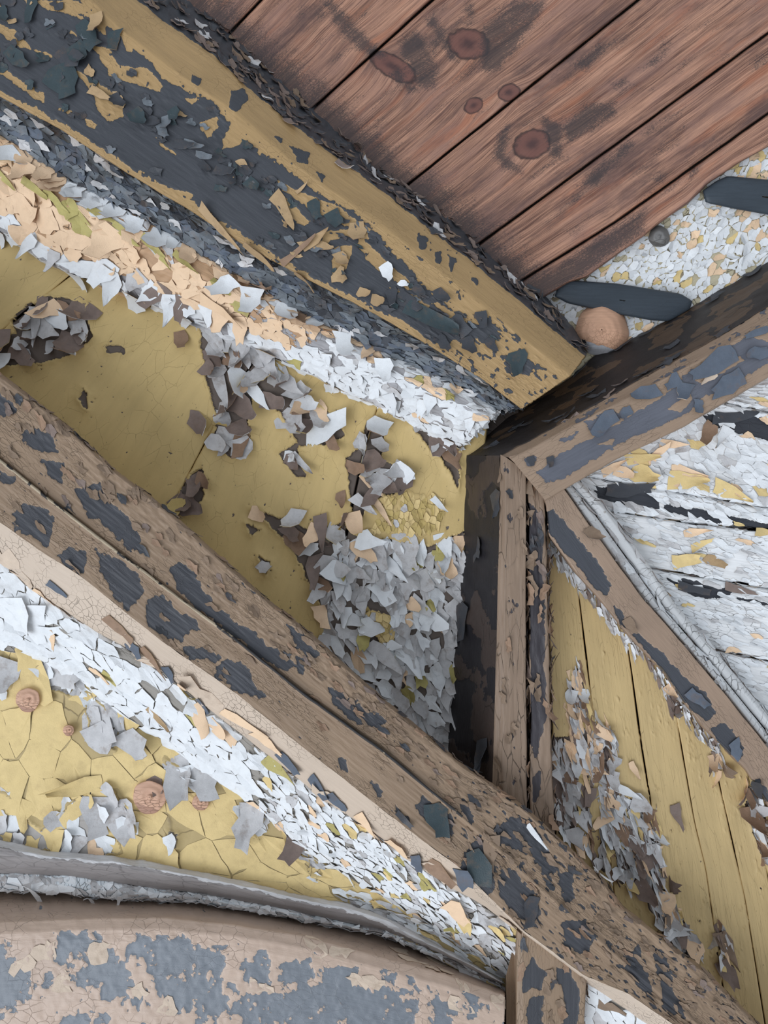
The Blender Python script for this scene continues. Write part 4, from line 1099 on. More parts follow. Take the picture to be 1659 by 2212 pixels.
for i, (A, B) in enumerate(WR):
    A, B = ext(A, 0, 320), ext(B, 0, 320)
    S = Surf([(A + (0, 1.5), 1.64), (A + (0, 3), 1.604), (A + (0, 6), 1.598), (B - (0, 5), 1.598), (B - (0, 2), 1.603), (B - (0, 0.5), 1.64)], step=3.5, smooth=10)
    x, y = S.px, S.py
    wd = sdpolys(x, y, WDARK)
    w = np.clip(wd / 8, -1.5, 1.2) + 0.35 * fbm(*rot(x, y, 9, 22, 9), 35, 4) + 0.5 * fbm(x / 7, y / 6, 37, 3)
    S.disp(-0.002 * sst(-0.05, 0.05, w) + 0.002 * fbm(x / 40, y / 25, 36, 3))
    o = S.build('board', WB, wg, wear=w)
    def c_right(x, y, r):
        blob = float(sst(26, 0, abs(dline(np.array(x), np.array(y), [(1380, 980), (1420, 1040), (1530, 1045), (1640, 1055)]))))
        blob2 = float(sst(26, 0, abs(dline(np.array(x), np.array(y), [(1460, 1215), (1540, 1190), (1620, 1160)]))))
        return pick(r, ('white', 1.2), ('grey', .2), ('yellow', .03 + 0.45 * blob + 0.2 * blob2), ('peach', .03 + 0.25 * blob + 0.2 * blob2)), pick(r, ('taupe', .4), ('tan', .4), ('grey', .3))
    low = i >= 3
    it = field(S, 0.024 if not low else 0.022, 0.011 if not low else 0.009, 140 + i, lambda x, y: np.where(sdpolys(x, y, WDARK) < 3, (0.85 if not low else 0.5), 0.08), c_right,
               lambda x, y, r: dict(shrink=1.0, lift=0.0012, curl=0.04, tilt=0.12, jag=0.12, lip=r.uniform(0, 0.55), px_dir=r.uniform(60, 130)))
    hand = [(1480, 1042, 76, 38, 8, 0.15, 'yellow', 'tan'), (1575, 1052, 80, 30, 8, 0.12, 'yellow', 'tan'), (1380, 985, 60, 26, -20, 0.4, 'yellow', 'peach'), (1385, 1028, 50, 36, 20, 0.5, 'yellow', 'tan'), (1450, 950, 56, 22, -10, 0.4, 'peach', 'under'), (1420, 990, 50, 20, -20, 0.5, 'peach', 'under'), (1480, 1010, 70, 22, -5, 0.4, 'peach', 'under'), (1325, 1012, 50, 20, -10, 0.4, 'peach', 'tan'), (1345, 1020, 40, 22, 10, 0.6, 'peach', 'tan'), (1410, 1020, 34, 28, 40, 0.6, 'white', 'grey'), (1475, 1210, 50, 34, -10, 0.4, 'yellow', 'tan'), (1540, 1215, 40, 24, 30, 0.6, 'tan', 'under'), (1515, 1180, 40, 16, -10, 0.5, 'yellow', 'peach'), (1500, 1150, 50, 18, -5, 0.5, 'peach', 'under'), (1650, 1155, 40, 22, 20, 0.5, 'yellow', 'tan'), (1525, 935, 50, 30, 100, 0.7, 'under', 'tan'), (1560, 945, 50, 26, 95, 0.5, 'white', 'tan'), (1355, 1068, 120, 34, 8, 0.15, 'dark', 'dark'), (1580, 915, 110, 34, 10, 0.15, 'dark', 'dark'), (1490, 1268, 90, 24, 8, 0.2, 'dark', 'dark'), (1590, 1270, 60, 18, 8, 0.2, 'taupe', 'dark')]
    mine = [h_ for h_ in hand if np.min((S.px - h_[0]) ** 2 + (S.py - h_[1]) ** 2) < 9]
    it += peels(S, mine, 150 + i)
    place_flakes(S, it, o, 130, min_single=0.011)

# ------------------------------------------------------------------ right yellow boards
wr = Surf([([(1160, 1060), (1900, 1800)], 1.68), ([(1160, 1950), (1500, 2350), (1900, 2450)], 1.68)], step=150, smooth=0).build('wall_right', dark_wood)
tag(wr, kind='structure')
YR = paint('yellow_board_paint', (204, 178, 128), (98, 86, 80), rough=0.55, crack=(8, 70), crackw=0.012, crackamt=0.3, grain=(5, 90), grainamt=0.22, speck=0.6, edge=0.5, var=0.10)
RQ = [[(1160, 1060), (1184, 1300), (1205, 1920)], [(1228, 1120), (1249, 1275), (1270, 1450), (1300, 1700), (1340, 2050)], [(1325, 1200), (1364, 1450), (1384, 1600), (1404, 1725), (1430, 1900), (1465, 2180)], [(1425, 1330), (1474, 1625), (1500, 1775), (1524, 1875), (1549, 2050), (1580, 2260)], [(1500, 1440), (1544, 1650), (1569, 1760), (1609, 1940), (1660, 2260)], [(1590, 1540), (1640, 1800), (1680, 2000), (1740, 2300)], [(1720, 1720), (1760, 1950), (1850, 2350)]]
BR_ = [[(1235, 1450), (1255, 1440), (1265, 1500), (1280, 1560), (1300, 1620), (1310, 1560), (1330, 1600), (1320, 1680), (1340, 1720), (1390, 1730), (1420, 1780), (1425, 1900), (1460, 1960), (1500, 2030), (1520, 2070), (1470, 2060), (1400, 1960), (1330, 1900), (1290, 1870), (1260, 1840), (1210, 1800), (1196, 1700), (1196, 1590), (1230, 1590), (1225, 1530)],
       [(1625, 1700), (1640, 1730), (1659, 1800), (1690, 1900), (1640, 1840), (1610, 1740)], [(1440, 1485), (1452, 1490), (1458, 1545), (1448, 1540)], [(1540, 1620), (1552, 1625), (1550, 1660), (1538, 1650)], [(1552, 1990), (1570, 2020), (1555, 2110), (1548, 2060)]]
KEEPY = [[(1255, 1760), (1270, 1780), (1265, 1850), (1240, 1800), (1245, 1765)], [(1270, 1670), (1300, 1700), (1298, 1800), (1285, 1900), (1275, 1800)], [(1345, 1910), (1395, 1930), (1410, 1990), (1360, 1980)], [(1300, 1840), (1330, 1840), (1335, 1880), (1310, 1880)]]
for i in range(6):
    A, B = np.array(RQ[i], float), np.array(RQ[i + 1], float)
    S = Surf([(A + (0.3, 0), 1.645), (A + (0.9, 0), 1.627), (A + (2.2, 0), 1.624), (B - (2.0, 0), 1.624), (B - (0.7, 0), 1.627), (B - (0.1, 0), 1.645)], step=3.5, smooth=40)
    x, y = S.px, S.py
    bare = lambda x, y: np.minimum(sdpolys(x, y, BR_), -sdpolys(x, y, KEEPY))
    w = np.clip(bare(x, y) / 12, -3, 1.5) + 0.4 * fbm(x / 14, y / 22, 41, 4)
    w = np.maximum(w, (fbm(x / 8, y / 14, 42 + i, 3) - 0.72) * 3)
    h = np.where(w < 0, 0.005 * np.exp(np.minimum(w, 0) / 0.5), -0.001) * (bare(x, y) > -60)
    S.disp(h + 0.002 * fbm(x / 60, y / 120, 43, 2))
    o = S.build('board', YR, wr, wear=w)
    it = field(S, 0.022, 0.0075, 160 + i, lambda x, y: np.where(bare(x, y) > -2, 0.97, 0),
               lambda x, y, r: (pick(r, ('white', .45), ('grey', 1), ('taupe', .35), ('peach', .28 + 0.5 * (y < 1640)), ('yellow', .15), ('under', .2)), pick(r, ('taupe', 1), ('brown', .4), ('grey', .4))),
               lambda x, y, r: dict(shrink=1.15, lift=0.0025, curl=0.25, tilt=0.7, jag=0.14, lip=r.uniform(0, 1.2), peel=(r.uniform(0.5, 1.6) if r.uniform() < 0.22 else 0), px_dir=r.uniform(50, 120)))
    # pale crust left along the brace
    it += field(S, 0.020, 0.009, 170 + i, lambda x, y: np.where((dline(x, y, DG_L) < 24) & (x < 1560), 0.9, 0), lambda x, y, r: (pick(r, ('white', 1), ('grey', .8), ('taupe', .3)), 'taupe'),
                lambda x, y, r: dict(shrink=1.0, lift=0.003, curl=0.6, tilt=0.6, jag=0.2))
    hand = [(1240, 1470, 60, 22, 80, 0.8, 'peach', 'under'), (1265, 1540, 70, 24, 70, 0.7, 'under', 'brown'), (1285, 1590, 60, 26, 80, 0.7, 'peach', 'under'), (1295, 1640, 70, 40, 80, 0.5, 'under', 'brown'), (1300, 1580, 40, 24, 60, 0.8, 'peach', 'tan'), (1280, 1660, 50, 26, 60, 0.7, 'peach', 'under'), (1450, 1515, 60, 18, 85, 0.9, 'taupe', 'brown'), (1545, 1640, 44, 16, 85, 0.8, 'taupe', 'brown'), (1345, 1700, 70, 18, 60, 0.6, 'white', 'grey'), (1315, 1600, 30, 20, 60, 0.7, 'white', 'grey'), (1370, 1660, 34, 14, 70, 0.8, 'peach', 'under'), (1463, 1760, 50, 20, 75, 0.4, 'taupe', 'taupe'), (1555, 1680, 40, 16, 85, 0.8, 'peach', 'under'), (1560, 2040, 80, 30, 80, 0.7, 'brown', 'taupe'), (1565, 2090, 50, 30, 70, 0.7, 'taupe', 'brown'), (1390, 1835, 60, 26, 50, 0.5, 'peach', 'under'), (1440, 1990, 50, 22, 60, 0.7, 'peach', 'under'), (1360, 1810, 50, 16, 50, 0.7, 'white', 'grey'), (1640, 1770, 60, 24, 60, 0.7, 'under', 'brown'), (1650, 1820, 50, 24, 60, 0.8, 'peach', 'brown')]
    mine = [h_ for h_ in hand if np.min((S.px - h_[0]) ** 2 + (S.py - h_[1]) ** 2) < 9]
    it += peels(S, mine, 180 + i)
    place_flakes(S, it, o, 130, min_single=0.011)

# ------------------------------------------------------------------ the long lower beam
LLB = paint('brown_over_charcoal_paint', (146, 123, 101), (66, 67, 72), rough=0.5, crack=(45, 170), crackw=0.05, crackamt=0.4, grain=(6, 130), grainamt=0.45, edge=0.55, spec=0.35, var=0.12)
LLC = paint('beige_chamfer_paint', (200, 181, 162), (150, 140, 128), rough=0.45, crack=(70, 110), crackw=0.03, crackamt=0.5, edge=0.4, spec=0.4, var=0.06)
lt, lg, lu, ll = ext(LL_TOP, 400, 350), ext(LL_GROOVE, 400, 320), ext(LL_CH_U, 400, 300), ext(LL_CH_L, 400, 300)
llo = empty('lower_beam', 700, 1500, 1.5)
tag(llo, 'long brown beam with a carved groove line and charcoal patches crossing the lower left', 'beam')
S = Surf([(lt + (-3, 3), 1.71), (lt, 1.470), (lt + (-5, 5), 1.453), (lg + (4, -7), 1.442), (lg + (2, -3), np.where(lg[:, 0] < 880, 1.450, 1.4385)), (lg, 1.437), (lg + (-3, 3), 1.437), (lg + (-5, 6), 1.444), (lu, 1.440)], step=3.2, wob=2)
x, y = S.px, S.py
LD = [[(45, 935), (75, 925), (110, 940), (120, 975), (90, 975), (60, 960)], [(85, 990), (140, 1000), (130, 1040), (100, 1020)], [(-20, 850), (15, 860), (40, 890), (10, 900), (-20, 895)], [(160, 1060), (215, 1045), (240, 1085), (270, 1110), (300, 1160), (305, 1195), (270, 1180), (230, 1135), (190, 1110)],
      [(25, 1110), (50, 1090), (95, 1100), (115, 1120), (105, 1165), (100, 1185), (70, 1160), (35, 1140)], [(125, 1200), (150, 1180), (185, 1200), (180, 1240), (150, 1230)], [(205, 1185), (235, 1205), (260, 1215), (300, 1250), (310, 1280), (275, 1315), (250, 1290), (230, 1250)],
      [(365, 1225), (390, 1215), (420, 1240), (460, 1300), (500, 1340), (550, 1370), (580, 1400), (600, 1425), (560, 1410), (500, 1370), (430, 1320), (385, 1270)], [(620, 1350), (650, 1365), (690, 1410), (680, 1420), (640, 1400)], [(535, 1385), (600, 1400), (640, 1440), (620, 1450), (560, 1420)],
      [(320, 1300), (350, 1290), (380, 1320), (420, 1340), (430, 1360), (400, 1370), (390, 1385), (350, 1370), (315, 1345)], [(400, 1400), (450, 1400), (480, 1420), (470, 1430), (410, 1420)], [(465, 1440), (490, 1425), (535, 1445), (550, 1480), (580, 1505), (560, 1510), (510, 1490), (470, 1465)],
      [(705, 1480), (740, 1500), (790, 1530), (830, 1560), (815, 1570), (770, 1560), (720, 1520)], [(0, 1020), (25, 1035), (20, 1045), (0, 1040)], [(900, 1740), (915, 1720), (975, 1765), (975, 1805), (940, 1785), (905, 1760)], [(855, 1745), (885, 1770), (885, 1780), (860, 1760)], [(1000, 1725), (1025, 1760), (1020, 1780), (1000, 1760)],
      [(1075, 1790), (1110, 1765), (1150, 1780), (1170, 1820), (1200, 1880), (1190, 1900), (1150, 1850), (1080, 1815)], [(990, 1880), (1010, 1830), (1040, 1820), (1070, 1870), (1060, 1930), (1040, 1950), (1000, 1920)], [(1080, 1890), (1100, 1880), (1160, 1940), (1160, 2000), (1120, 1980), (1085, 1930)], [(1205, 1890), (1235, 1885), (1240, 1940), (1225, 1950)],
      [(1215, 2000), (1260, 1990), (1280, 2020), (1270, 2060), (1230, 2040)], [(1350, 2060), (1380, 2050), (1400, 2120), (1410, 2160), (1380, 2130)], [(1415, 2050), (1435, 2060), (1450, 2140), (1480, 2200), (1440, 2180)], [(730, 1640), (745, 1645), (750, 1665), (735, 1660)], [(800, 1690), (830, 1710), (820, 1720)], [(640, 1420), (660, 1430), (655, 1460), (640, 1450)]]
w = np.clip(sdpolys(x, y, LD) / 11, -2, 1.0) + 0.72 * fbm(*rot(x, y, 40, 30, 20), 45, 4) + 0.6 * fbm(x / 8, y / 8, 44, 3) + 0.14 + 0.22 * sst(940, 1080, x)
w = np.maximum(w, (fbm(*rot(x, y, 40, 16, 7), 46, 4) - 0.60) * 2.2 + 0.55 * sst(940, 1100, x))
S.disp(-0.0016 * sst(-0.05, 0.05, w) + 0.0011 * fbm(*rot(x, y, 40, 50, 5), 47, 3) + np.where((dline(x, y, LL_TOP) < 70), 0.0018 * fbm(*rot(x, y, 40, 14, 8), 48, 3), 0))
o = S.build('front_face', LLB, llo, wear=w)
it = field(S, 0.020, 0.009, 76, lambda x, y: np.where((dline(x, y, LL_TOP) < 75) & (sdpoly(x, y, LL_TOP + LL_GROOVE[::-1]) > 0), 0.30, np.where(x > 950, 0.22, 0.04)), lambda x, y, r: (pick(r, ('brown', 1), ('under', .3), ('dark', .15), ('taupe', .1)), pick(r, ('taupe', 1), ('dark', .5))),
           lambda x, y, r: dict(shrink=0.9, lift=0.001, curl=0.5, tilt=0.3, jag=0.15))
it += peels(S, [(940, 1765, 80, 50, 60, 0.25, 'green', 'dark'), (870, 1765, 50, 14, 40, 0.6, 'dark', 'dark'), (1030, 1870, 90, 50, 60, 0.3, 'green', 'dark'), (1145, 1960, 70, 36, 70, 0.4, 'dark', 'dark'), (1160, 1800, 50, 12, 40, 0.5, 'white', 'grey'), (1300, 1890, 40, 10, 60, 0.5, 'white', 'grey'), (1060, 1830, 60, 30, 60, 0.5, 'brown', 'taupe')], 49)
place_flakes(S, it, o, 170, min_single=0.0095)
gb = lg[lg[:, 0] < 1010]
SB = Surf([(gb + (2.5, -3.5), 1.455), (gb + (1.5, -2), 1.436), (gb, 1.432), (gb + (-1.5, 2), 1.436), (gb + (-2.5, 3.5), 1.45)], step=3.0, wob=2)
SB.build('groove_bead', paint('cream_bead_paint', (178, 162, 138), (58, 56, 56), crackamt=0.3, edge=0.5), llo, wear=1.3 * fbm(SB.px / 40, SB.py / 40, 93) - 0.25 + 0.9 * sst(420, 800, SB.px))
S2 = Surf([(lu, 1.440), (lu + (-3, 3), 1.443), (lerp_rail(lu, ll, 0.93), 1.472), (ll, 1.478), (ll + (-1, 2), 1.57)], step=3.2, wob=2)
x, y = S2.px, S2.py
o = S2.build('chamfer', LLC, llo, wear=fbm(x / 12, y / 12, 50) * 0.5 - 0.6)
it = peels(S2, [(120, 1275, 60, 20, 45, 0.5, 'bluegrey', 'dark'), (290, 1400, 50, 30, 50, 0.6, 'bluegrey', 'dark'), (330, 1420, 70, 22, 45, 0.5, 'under', 'tan'), (365, 1452, 50, 26, 60, 0.4, 'bluegrey', 'dark'), (440, 1520, 50, 20, 50, 0.5, 'bluegrey', 'dark'), (400, 1490, 90, 22, 45, 0.4, 'peach', 'under'), (520, 1570, 90, 24, 40, 0.4, 'peach', 'under'), (570, 1605, 60, 26, 50, 0.5, 'peach', 'under'), (620, 1645, 70, 36, 50, 0.35, 'bluegrey', 'dark'), (690, 1690, 70, 30, 40, 0.3, 'bluegrey', 'dark'), (725, 1730, 60, 30, 45, 0.35, 'bluegrey', 'dark'), (790, 1775, 50, 26, 45, 0.5, 'peach', 'under'), (905, 1858, 50, 36, 50, 0.3, 'bluegrey', 'dark'), (950, 1880, 60, 30, 40, 0.5, 'under', 'peach'), (1000, 1890, 50, 40, 60, 0.6, 'bluegrey', 'dark'), (250, 1360, 60, 20, 50, 0.4, 'under', 'tan'), (600, 1670, 50, 20, 50, 0.5, 'olive', 'under')], 51)
it += field(S2, 0.05, 0.03, 77, lambda x, y: np.where(dline(x, y, LL_CH_L) < 14, 0.5, 0.0), lambda x, y, r: (pick(r, ('beige', 1), ('peach', .6), ('under', .3)), 'under'), lambda x, y, r: dict(shrink=0.9, lift=0.001, curl=0.3, tilt=0.2, jag=0.12))
place_flakes(S2, it, o, 80)

# white moulding under the long beam
WMP = paint('bright_white_paint', (150, 144, 136), (120, 110, 100), crack=(30, 60), crackw=0.04, crackamt=0.8, grain=(4, 200), grainamt=0.5, edge=0.5, var=0.05)  # base darkened so gaps between the white chips read as shadowed cracks
n0 = ext(LL_CH_L[:13], 400); n3 = ext(WM_LOW, 400)
S = Surf([(n0 + (2, -2), 1.56), (n0, 1.486), (lerp_rail(n0, n3, 0.35), 1.490), (lerp_rail(n0, n3, 0.6), 1.510), (lerp_rail(n0, n3, 0.64), 1.520), (lerp_rail(n0, n3, 0.9), 1.530), (n3, 1.546), (n3 + (-2, 3), 1.58)], step=3.3, ends=(None, 1.57), wob=4)
x, y = S.px, S.py
S.disp(0.0015 * fbm(x / 20, y / 16, 52, 3))
wmo = S.build('white_moulding', WMP, wear=fbm(x / 14, y / 14, 53) * 0.8 - 0.45)
tag(wmo, 'bright white crackled moulding along the underside of the long brown beam', 'moulding')
it = field(S, 0.034, 0.022, 78, lambda x, y: np.where(x < 560, 0.95, 0.0), lambda x, y, r: (pick(r, ('white', 1), ('peach', .03), ('olive', .02)), pick(r, ('grey', 1), ('tan', .3))), lambda x, y, r: dict(shrink=0.965, lift=0.0016, curl=0.03, tilt=0.13, jag=0.08, lip=r.uniform(0, 0.3), px_dir=r.uniform(60, 170)))
it += field(S, 0.020, 0.014, 79, lambda x, y: np.where(x < 560, 0.0, 0.95), lambda x, y, r: (pick(r, ('white', 1), ('grey', .12 + 0.6 * (x > 980)), ('peach', .05), ('yellow', .06), ('olive', .05)), pick(r, ('grey', 1), ('tan', .3))), lambda x, y, r: dict(shrink=0.97, lift=0.0012, curl=0.05, tilt=0.14, jag=0.12, lip=r.uniform(0, 0.6)))
it += peels(S, [(115, 1375, 40, 16, 60, 0.5, 'peach', 'tan'), (215, 1455, 50, 14, 40, 0.4, 'peach', 'tan'), (430, 1545, 60, 34, 50, 0.4, 'peach', 'tan'), (470, 1570, 40, 24, 30, 0.5, 'peach', 'tan'), (985, 1965, 50, 34, 40, 0.4, 'peach', 'tan'), (1000, 1985, 40, 26, 60, 0.4, 'yellow', 'tan'), (600, 1660, 70, 26, 40, 0.5, 'olive', 'under'), (340, 1540, 60, 14, 30, 0.5, 'tan', 'under'), (80, 1340, 80, 60, 60, 0.15, 'white', 'grey'), (30, 1320, 70, 60, 60, 0.15, 'white', 'grey'), (130, 1310, 70, 50, 60, 0.15, 'white', 'grey')], 54)
place_flakes(S, it, wmo, 280, min_single=0.012)

# ------------------------------------------------------------------ lower yellow panel
Y2 = paint('bright_yellow_panel_paint', (186, 164, 116), (176, 170, 164), rough=0.55, crack=(13, 13), crackw=0.02, crackamt=0.8, grain=(60, 6), grainamt=0.25, speck=0.15, edge=0.4, var=0.07, dirt=(120, 104, 80))
p0 = ext(WM_LOW, 400) + (8, -30); p1 = ext(Y2_LOW, 400) + (0, 30)
S = Surf([(p0, 1.555), (p1, 1.545)], step=3.5)
x, y = S.px, S.py
WB2 = [[(-60, 1690), (20, 1720), (40, 1745), (80, 1790), (120, 1830), (60, 1840), (-60, 1800)], [(85, 1800), (150, 1740), (200, 1700), (250, 1710), (285, 1760), (290, 1790), (250, 1800), (260, 1840), (200, 1850), (110, 1840)], [(80, 1440), (110, 1420), (170, 1480), (150, 1500), (90, 1480)], [(180, 1490), (260, 1560), (250, 1620), (200, 1580)], [(260, 1560), (300, 1610), (290, 1620), (255, 1590)], [(360, 1640), (420, 1680), (400, 1700), (370, 1690)], [(520, 1740), (570, 1770), (540, 1800), (530, 1790)], [(620, 1790), (660, 1840), (640, 1850)], [(750, 1930), (900, 1990), (900, 2040), (760, 1960)], [(365, 1795), (385, 1800), (380, 1830), (365, 1825)], [(-40, 1400), (30, 1440), (20, 1480), (-40, 1480)], [(670, 1850), (690, 1870), (680, 1900), (668, 1885)]]
bare2 = lambda x, y: sdpolys(x, y, WB2)
w = np.clip(bare2(x, y) / 14, -2, 1.2) + 0.35 * fbm(x / 14, y / 14, 56, 4)
h = np.where(w < 0, 0.006 * np.exp(np.minimum(w, 0) / 0.5), -0.001) * (bare2(x, y) > -50)
S.disp(h + 0.002 * fbm(x / 50, y / 50, 57, 2))
wb = S.build('wall_bottom', Y2, wear=w); tag(wb, kind='structure')
it = field(S, 0.058, 0.040, 81, lambda x, y: np.where((bare2(x, y) < -8) & (x < 840), 0.96, 0), lambda x, y, r: ('yellow', pick(r, ('grey', 1), ('taupe', 1))), lambda x, y, r: dict(shrink=0.985, lift=0.0012, curl=0.01, tilt=0.012, jag=0.05, lip=(0.12 if r.uniform() < 0.25 else 0), th=0.0014))
it += field(S, 0.028, 0.022, 82, lambda x, y: np.where((bare2(x, y) > -8), 0.95, np.where(x > 840, 0.9, 0)), lambda x, y, r: (pick(r, ('white', 1), ('grey', .6), ('yellow', .30), ('peach', .04)), pick(r, ('grey', 1), ('taupe', .5))), lambda x, y, r: dict(shrink=1.0, lift=0.0015, curl=0.1, tilt=0.25, jag=0.12, lip=r.uniform(0, 0.5)))
it += peels(S, [(220, 1545, 80, 60, 40, 0.5, 'grey', 'taupe'), (215, 1590, 60, 50, 60, 0.5, 'grey', 'taupe'), (55, 1460, 90, 50, 250, 0.4, 'yellow', 'under'), (20, 1450, 60, 50, 100, 0.6, 'grey', 'grey'), (120, 1480, 80, 50, 30, 0.6, 'grey', 'white'), (285, 1610, 60, 50, 60, 0.7, 'grey', 'taupe'), (385, 1670, 80, 50, 60, 0.6, 'grey', 'taupe'), (440, 1680, 70, 46, 60, 0.6, 'grey', 'taupe'), (545, 1770, 80, 50, 70, 0.5, 'grey', 'taupe'), (640, 1820, 60, 50, 80, 0.6, 'taupe', 'taupe'), (210, 1755, 70, 60, 90, 0.3, 'grey', 'grey'), (265, 1775, 60, 50, 60, 0.4, 'grey', 'white'), (372, 1815, 34, 24, 60, 0.7, 'white', 'grey'), (172, 1700, 100, 40, 150, 0.5, 'yellow', 'brown'), (340, 1690, 34, 30, 60, 0.5, 'taupe', 'taupe')], 58)
place_flakes(S, it, wb, 160, min_single=0.013)
KN = paint('pink_wood_knot', (206, 164, 138), (166, 128, 108), crack=(60, 160), crackamt=0.5, crackw=0.08)
for kx, ky, kr in ((60, 1512, 26), (323, 1722, 36), (433, 1733, 18), (148, 1578, 12)):
    turned('knot', kx, ky, kr, 1.541, 0.005, KN, 2, wb, kx)

# ------------------------------------------------------------------ grey arched moulding, white bead, arched board at the bottom
GM = paint('grey_arch_paint', (140, 134, 132), (196, 194, 194), rough=0.55, crack=(20, 60), crackamt=0.3, edge=0.6, speck=0.15)
g0, g1 = ext(Y2_LOW, 400), ext(GREY_LOW, 400)
S = Surf([(g0 + (2, -3), 1.56), (g0, 1.534), (lerp_rail(g0, g1, 0.22), 1.520), (lerp_rail(g0, g1, 0.4), 1.518), (lerp_rail(g0, g1, 0.75), 1.528), (g1, 1.545), (g1 + (0, 2), 1.58)], step=3.3, wob=3)
x, y = S.px, S.py
top = dline(x, y, Y2_LOW)
w = 1.0 - top / 15 + 0.4 * fbm(x / 20, y / 14, 63)
S.disp(0.0015 * fbm(x / 14, y / 9, 64, 3) * (top < 22))
o = S.build('arched_moulding', GM, wear=w)
tag(o, 'grey rounded arch moulding curving below the bright yellow panel', 'moulding')
BW = paint('white_bead_paint', (212, 218, 222), (150, 144, 142), crack=(110, 60), crackw=0.06, crackamt=0.7, edge=0.6)
g2 = ext(STRIPW_LOW, 400)
S = Surf([(g1 + (0, -3), 1.58), (g1, 1.544), (lerp_rail(g1, g2, 0.5), 1.537), (g2, 1.546), (g2 + (0, 1), 1.62)], step=3.0, wob=5)
x, y = S.px, S.py
S.disp(0.002 * fbm(x / 9, y / 9, 65, 3))
o = S.build('white_bead', BW, wear=sst(500, 900, x) * 0.6 - 0.5 + 0.6 * fbm(x / 16, y / 10, 66))
tag(o, 'thin white flaking bead just above the blue-grey arched board', 'moulding')
it = field(S, 0.015, 0.010, 83, lambda x, y: np.where(x < 620, 0.9, 0.4), lambda x, y, r: (pick(r, ('white', 1), ('grey', .4)), 'grey'), lambda x, y, r: dict(shrink=0.98, lift=0.0012, curl=0.3, tilt=0.4, jag=0.14, maxv=7))
it += peels(S, [(85, 1932, 70, 10, 25, 1.2, 'white', 'grey'), (200, 1940, 50, 8, 160, 0.8, 'white', 'grey'), (262, 1940, 40, 8, 160, 0.6, 'white', 'grey')], 67)
place_flakes(S, it, o, 110, min_single=0.008)

AB = paint('tan_over_blue_grey_paint', (192, 168, 150), (118, 123, 130), rough=0.42, crack=(45, 55), crackw=0.03, crackamt=0.35, edge=0.7, spec=0.45, var=0.07, dirt=(96, 84, 76))
a0 = ext(STRIPW_LOW, 400) + (0, -6); a1 = ext(BOARD_TOP, 400)
ab = [(-400, 2480), (400, 2480), (800, 2480), (1096, 2480)]
S = Surf([(a0, 1.62), (lerp_rail(a0, a1, 0.55), 1.530), (lerp_rail(a0, a1, 0.8), 1.490), (a1, 1.464), (a1 + (0, 24), 1.450), (a1 + (0, 50), 1.446), (ab, 1.440)], step=3.3, ends=(None, 1.60))
x, y = S.px, S.py
AD = [[(-60, 2020), (20, 2045), (30, 2080), (70, 2110), (50, 2150), (10, 2190), (-60, 2212)], [(120, 2040), (150, 2010), (205, 2015), (210, 2050), (170, 2060), (160, 2090), (150, 2060), (125, 2070)], [(270, 2040), (330, 2030), (420, 2040), (440, 2060), (480, 2050), (480, 2100), (420, 2110), (340, 2110), (300, 2070)], [(150, 2110), (200, 2070), (250, 2060), (290, 2130), (240, 2150), (170, 2120)], [(85, 2120), (115, 2100), (125, 2110), (100, 2125)],
      [(330, 2120), (440, 2100), (500, 2130), (490, 2180), (430, 2200), (380, 2180)], [(520, 2070), (570, 2060), (580, 2130), (530, 2120)], [(600, 2090), (650, 2080), (690, 2110), (620, 2120)], [(500, 2150), (600, 2140), (720, 2130), (830, 2130), (840, 2300), (520, 2300), (510, 2200)], [(690, 2090), (760, 2090), (770, 2140), (700, 2130)], [(130, 2200), (220, 2190), (260, 2300), (110, 2300)], [(270, 2150), (310, 2140), (320, 2170), (290, 2180)], [(830, 2140), (900, 2130), (890, 2240), (840, 2240)], [(930, 2140), (990, 2160), (980, 2240), (940, 2220)], [(1000, 2140), (1030, 2140), (1020, 2200)], [(840, 2090), (870, 2100), (850, 2120)]]
w = np.clip(sdpolys(x, y, AD) / 26, -0.9, 0.5) + 0.8 * fbm(x / 34, y / 34, 68, 5) + 1.2 * fbm(x / 11, y / 14, 67, 4) + 0.12
w = np.where(dline(x, y, BOARD_TOP) < 22, np.minimum(w, -0.3 + 0.2 * fbm(x / 20, y / 20, 69)), w)
S.disp(-0.0016 * sst(-0.06, 0.06, w) + 0.0014 * fbm(x / 16, y / 14, 70, 3))
o = S.build('arched_board', AB, wear=w)
tag(o, 'curved-top board with tan paint flaked down to blue grey at the bottom left', 'board')
it = field(S, 0.032, 0.022, 84, lambda x, y: np.where((sdpolys(x, y, AD) < -4) & (y > 2030), 0.16, 0), lambda x, y, r: ('beige', 'under'), lambda x, y, r: dict(shrink=0.95, lift=0.0004, curl=0.12, tilt=0.08, jag=0.16))
place_flakes(S, it, o, 120, min_single=0.012)

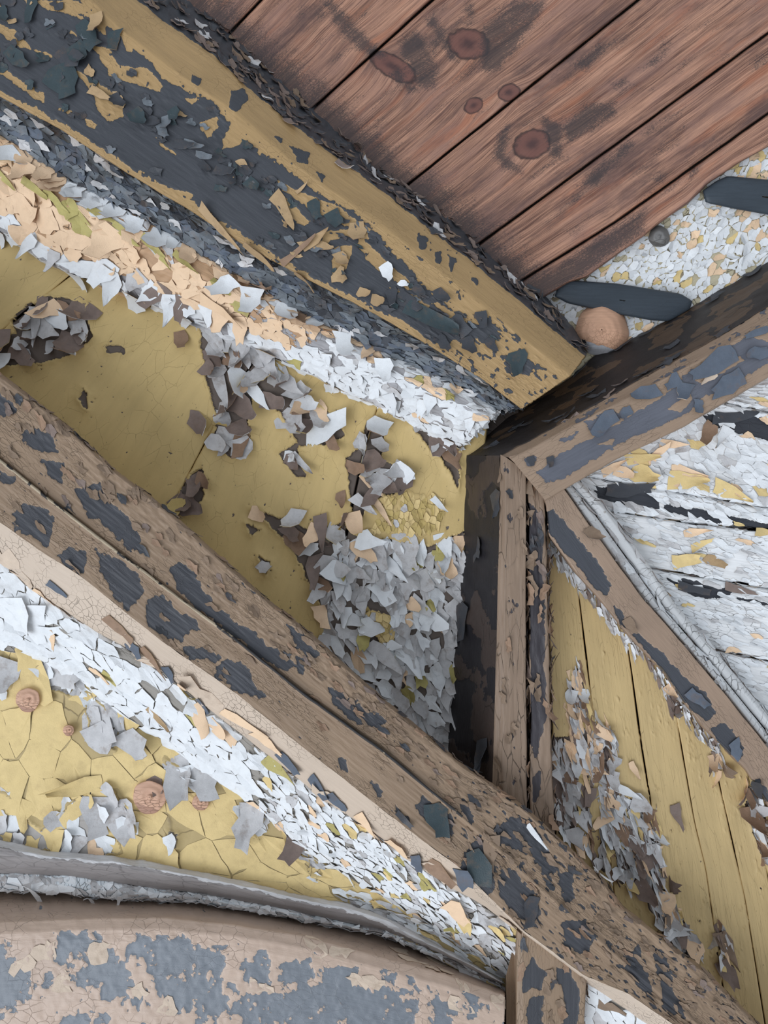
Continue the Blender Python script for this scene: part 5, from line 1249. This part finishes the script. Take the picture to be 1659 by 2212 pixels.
# ------------------------------------------------------------------ lower post and the corner at the bottom right
S = Surf([([(1088, 2112), (1088, 2300)], 1.60), ([(1094, 2105), (1094, 2300)], 1.49), ([(1112, 2030), (1110, 2300)], 1.50), ([(1117, 2005), (1114, 2300)], 1.462), ([(1130, 1990), (1128, 2300)], 1.456), ([(1268, 2090), (1256, 2300)], 1.456), ([(1270, 2092), (1258, 2300)], 1.56)], step=3.3, wob=0)
x, y = S.px, S.py
w = np.clip(sdpolys(x, y, [[(1200, 2090), (1230, 2085), (1255, 2150), (1245, 2300), (1215, 2300), (1215, 2150)], [(1120, 2110), (1150, 2070), (1185, 2100), (1170, 2140), (1130, 2140)], [(1140, 2160), (1175, 2150), (1180, 2300), (1140, 2300)]]) / 12, -1.5, 1) + 0.9 * fbm(x / 16, y / 22, 85, 4) - 0.1
S.disp(-0.0015 * sst(-0.05, 0.05, w))
o = S.build('lower_post', LLB, wear=w)
tag(o, 'short brown post end with charcoal patches below the long beam at the bottom', 'post')
it = field(S, 0.022, 0.014, 86, lambda x, y: np.where(x > 1120, 0.25, 0), lambda x, y, r: (pick(r, ('brown', 1), ('under', .4), ('dark', .6)), 'taupe'), lambda x, y, r: dict(shrink=0.85, lift=0.001, curl=0.4, tilt=0.3, jag=0.18))
place_flakes(S, it, o, 60)
S = Surf([([(1258, 2100), (1264, 2105), (1354, 2143), (1460, 2215), (1560, 2290)], 1.52), ([(1257, 2116), (1264, 2119), (1340, 2156), (1420, 2215), (1520, 2290)], 1.476), ([(1254, 2150), (1254, 2180), (1280, 2250), (1320, 2300), (1360, 2320)], 1.50)], step=3.3, smooth=0)
x, y = S.px, S.py
o = S.build('white_moulding', WMP, wear=fbm(x / 14, y / 14, 87) * 0.8 - 0.4)
tag(o, 'short piece of white crackled moulding beyond the lower post in the bottom right corner', 'moulding')
it = field(S, 0.026, 0.018, 88, lambda x, y: np.full(np.shape(x), 0.9), lambda x, y, r: (pick(r, ('white', 1), ('grey', .1), ('under', .05)), 'grey'), lambda x, y, r: dict(shrink=0.99, lift=0.001, curl=0.05, tilt=0.1, jag=0.1, lip=r.uniform(0, 0.4)))
it += peels(S, [(1318, 2168, 50, 20, 10, 0.5, 'brown', 'dark')], 89)
place_flakes(S, it, o, 60)
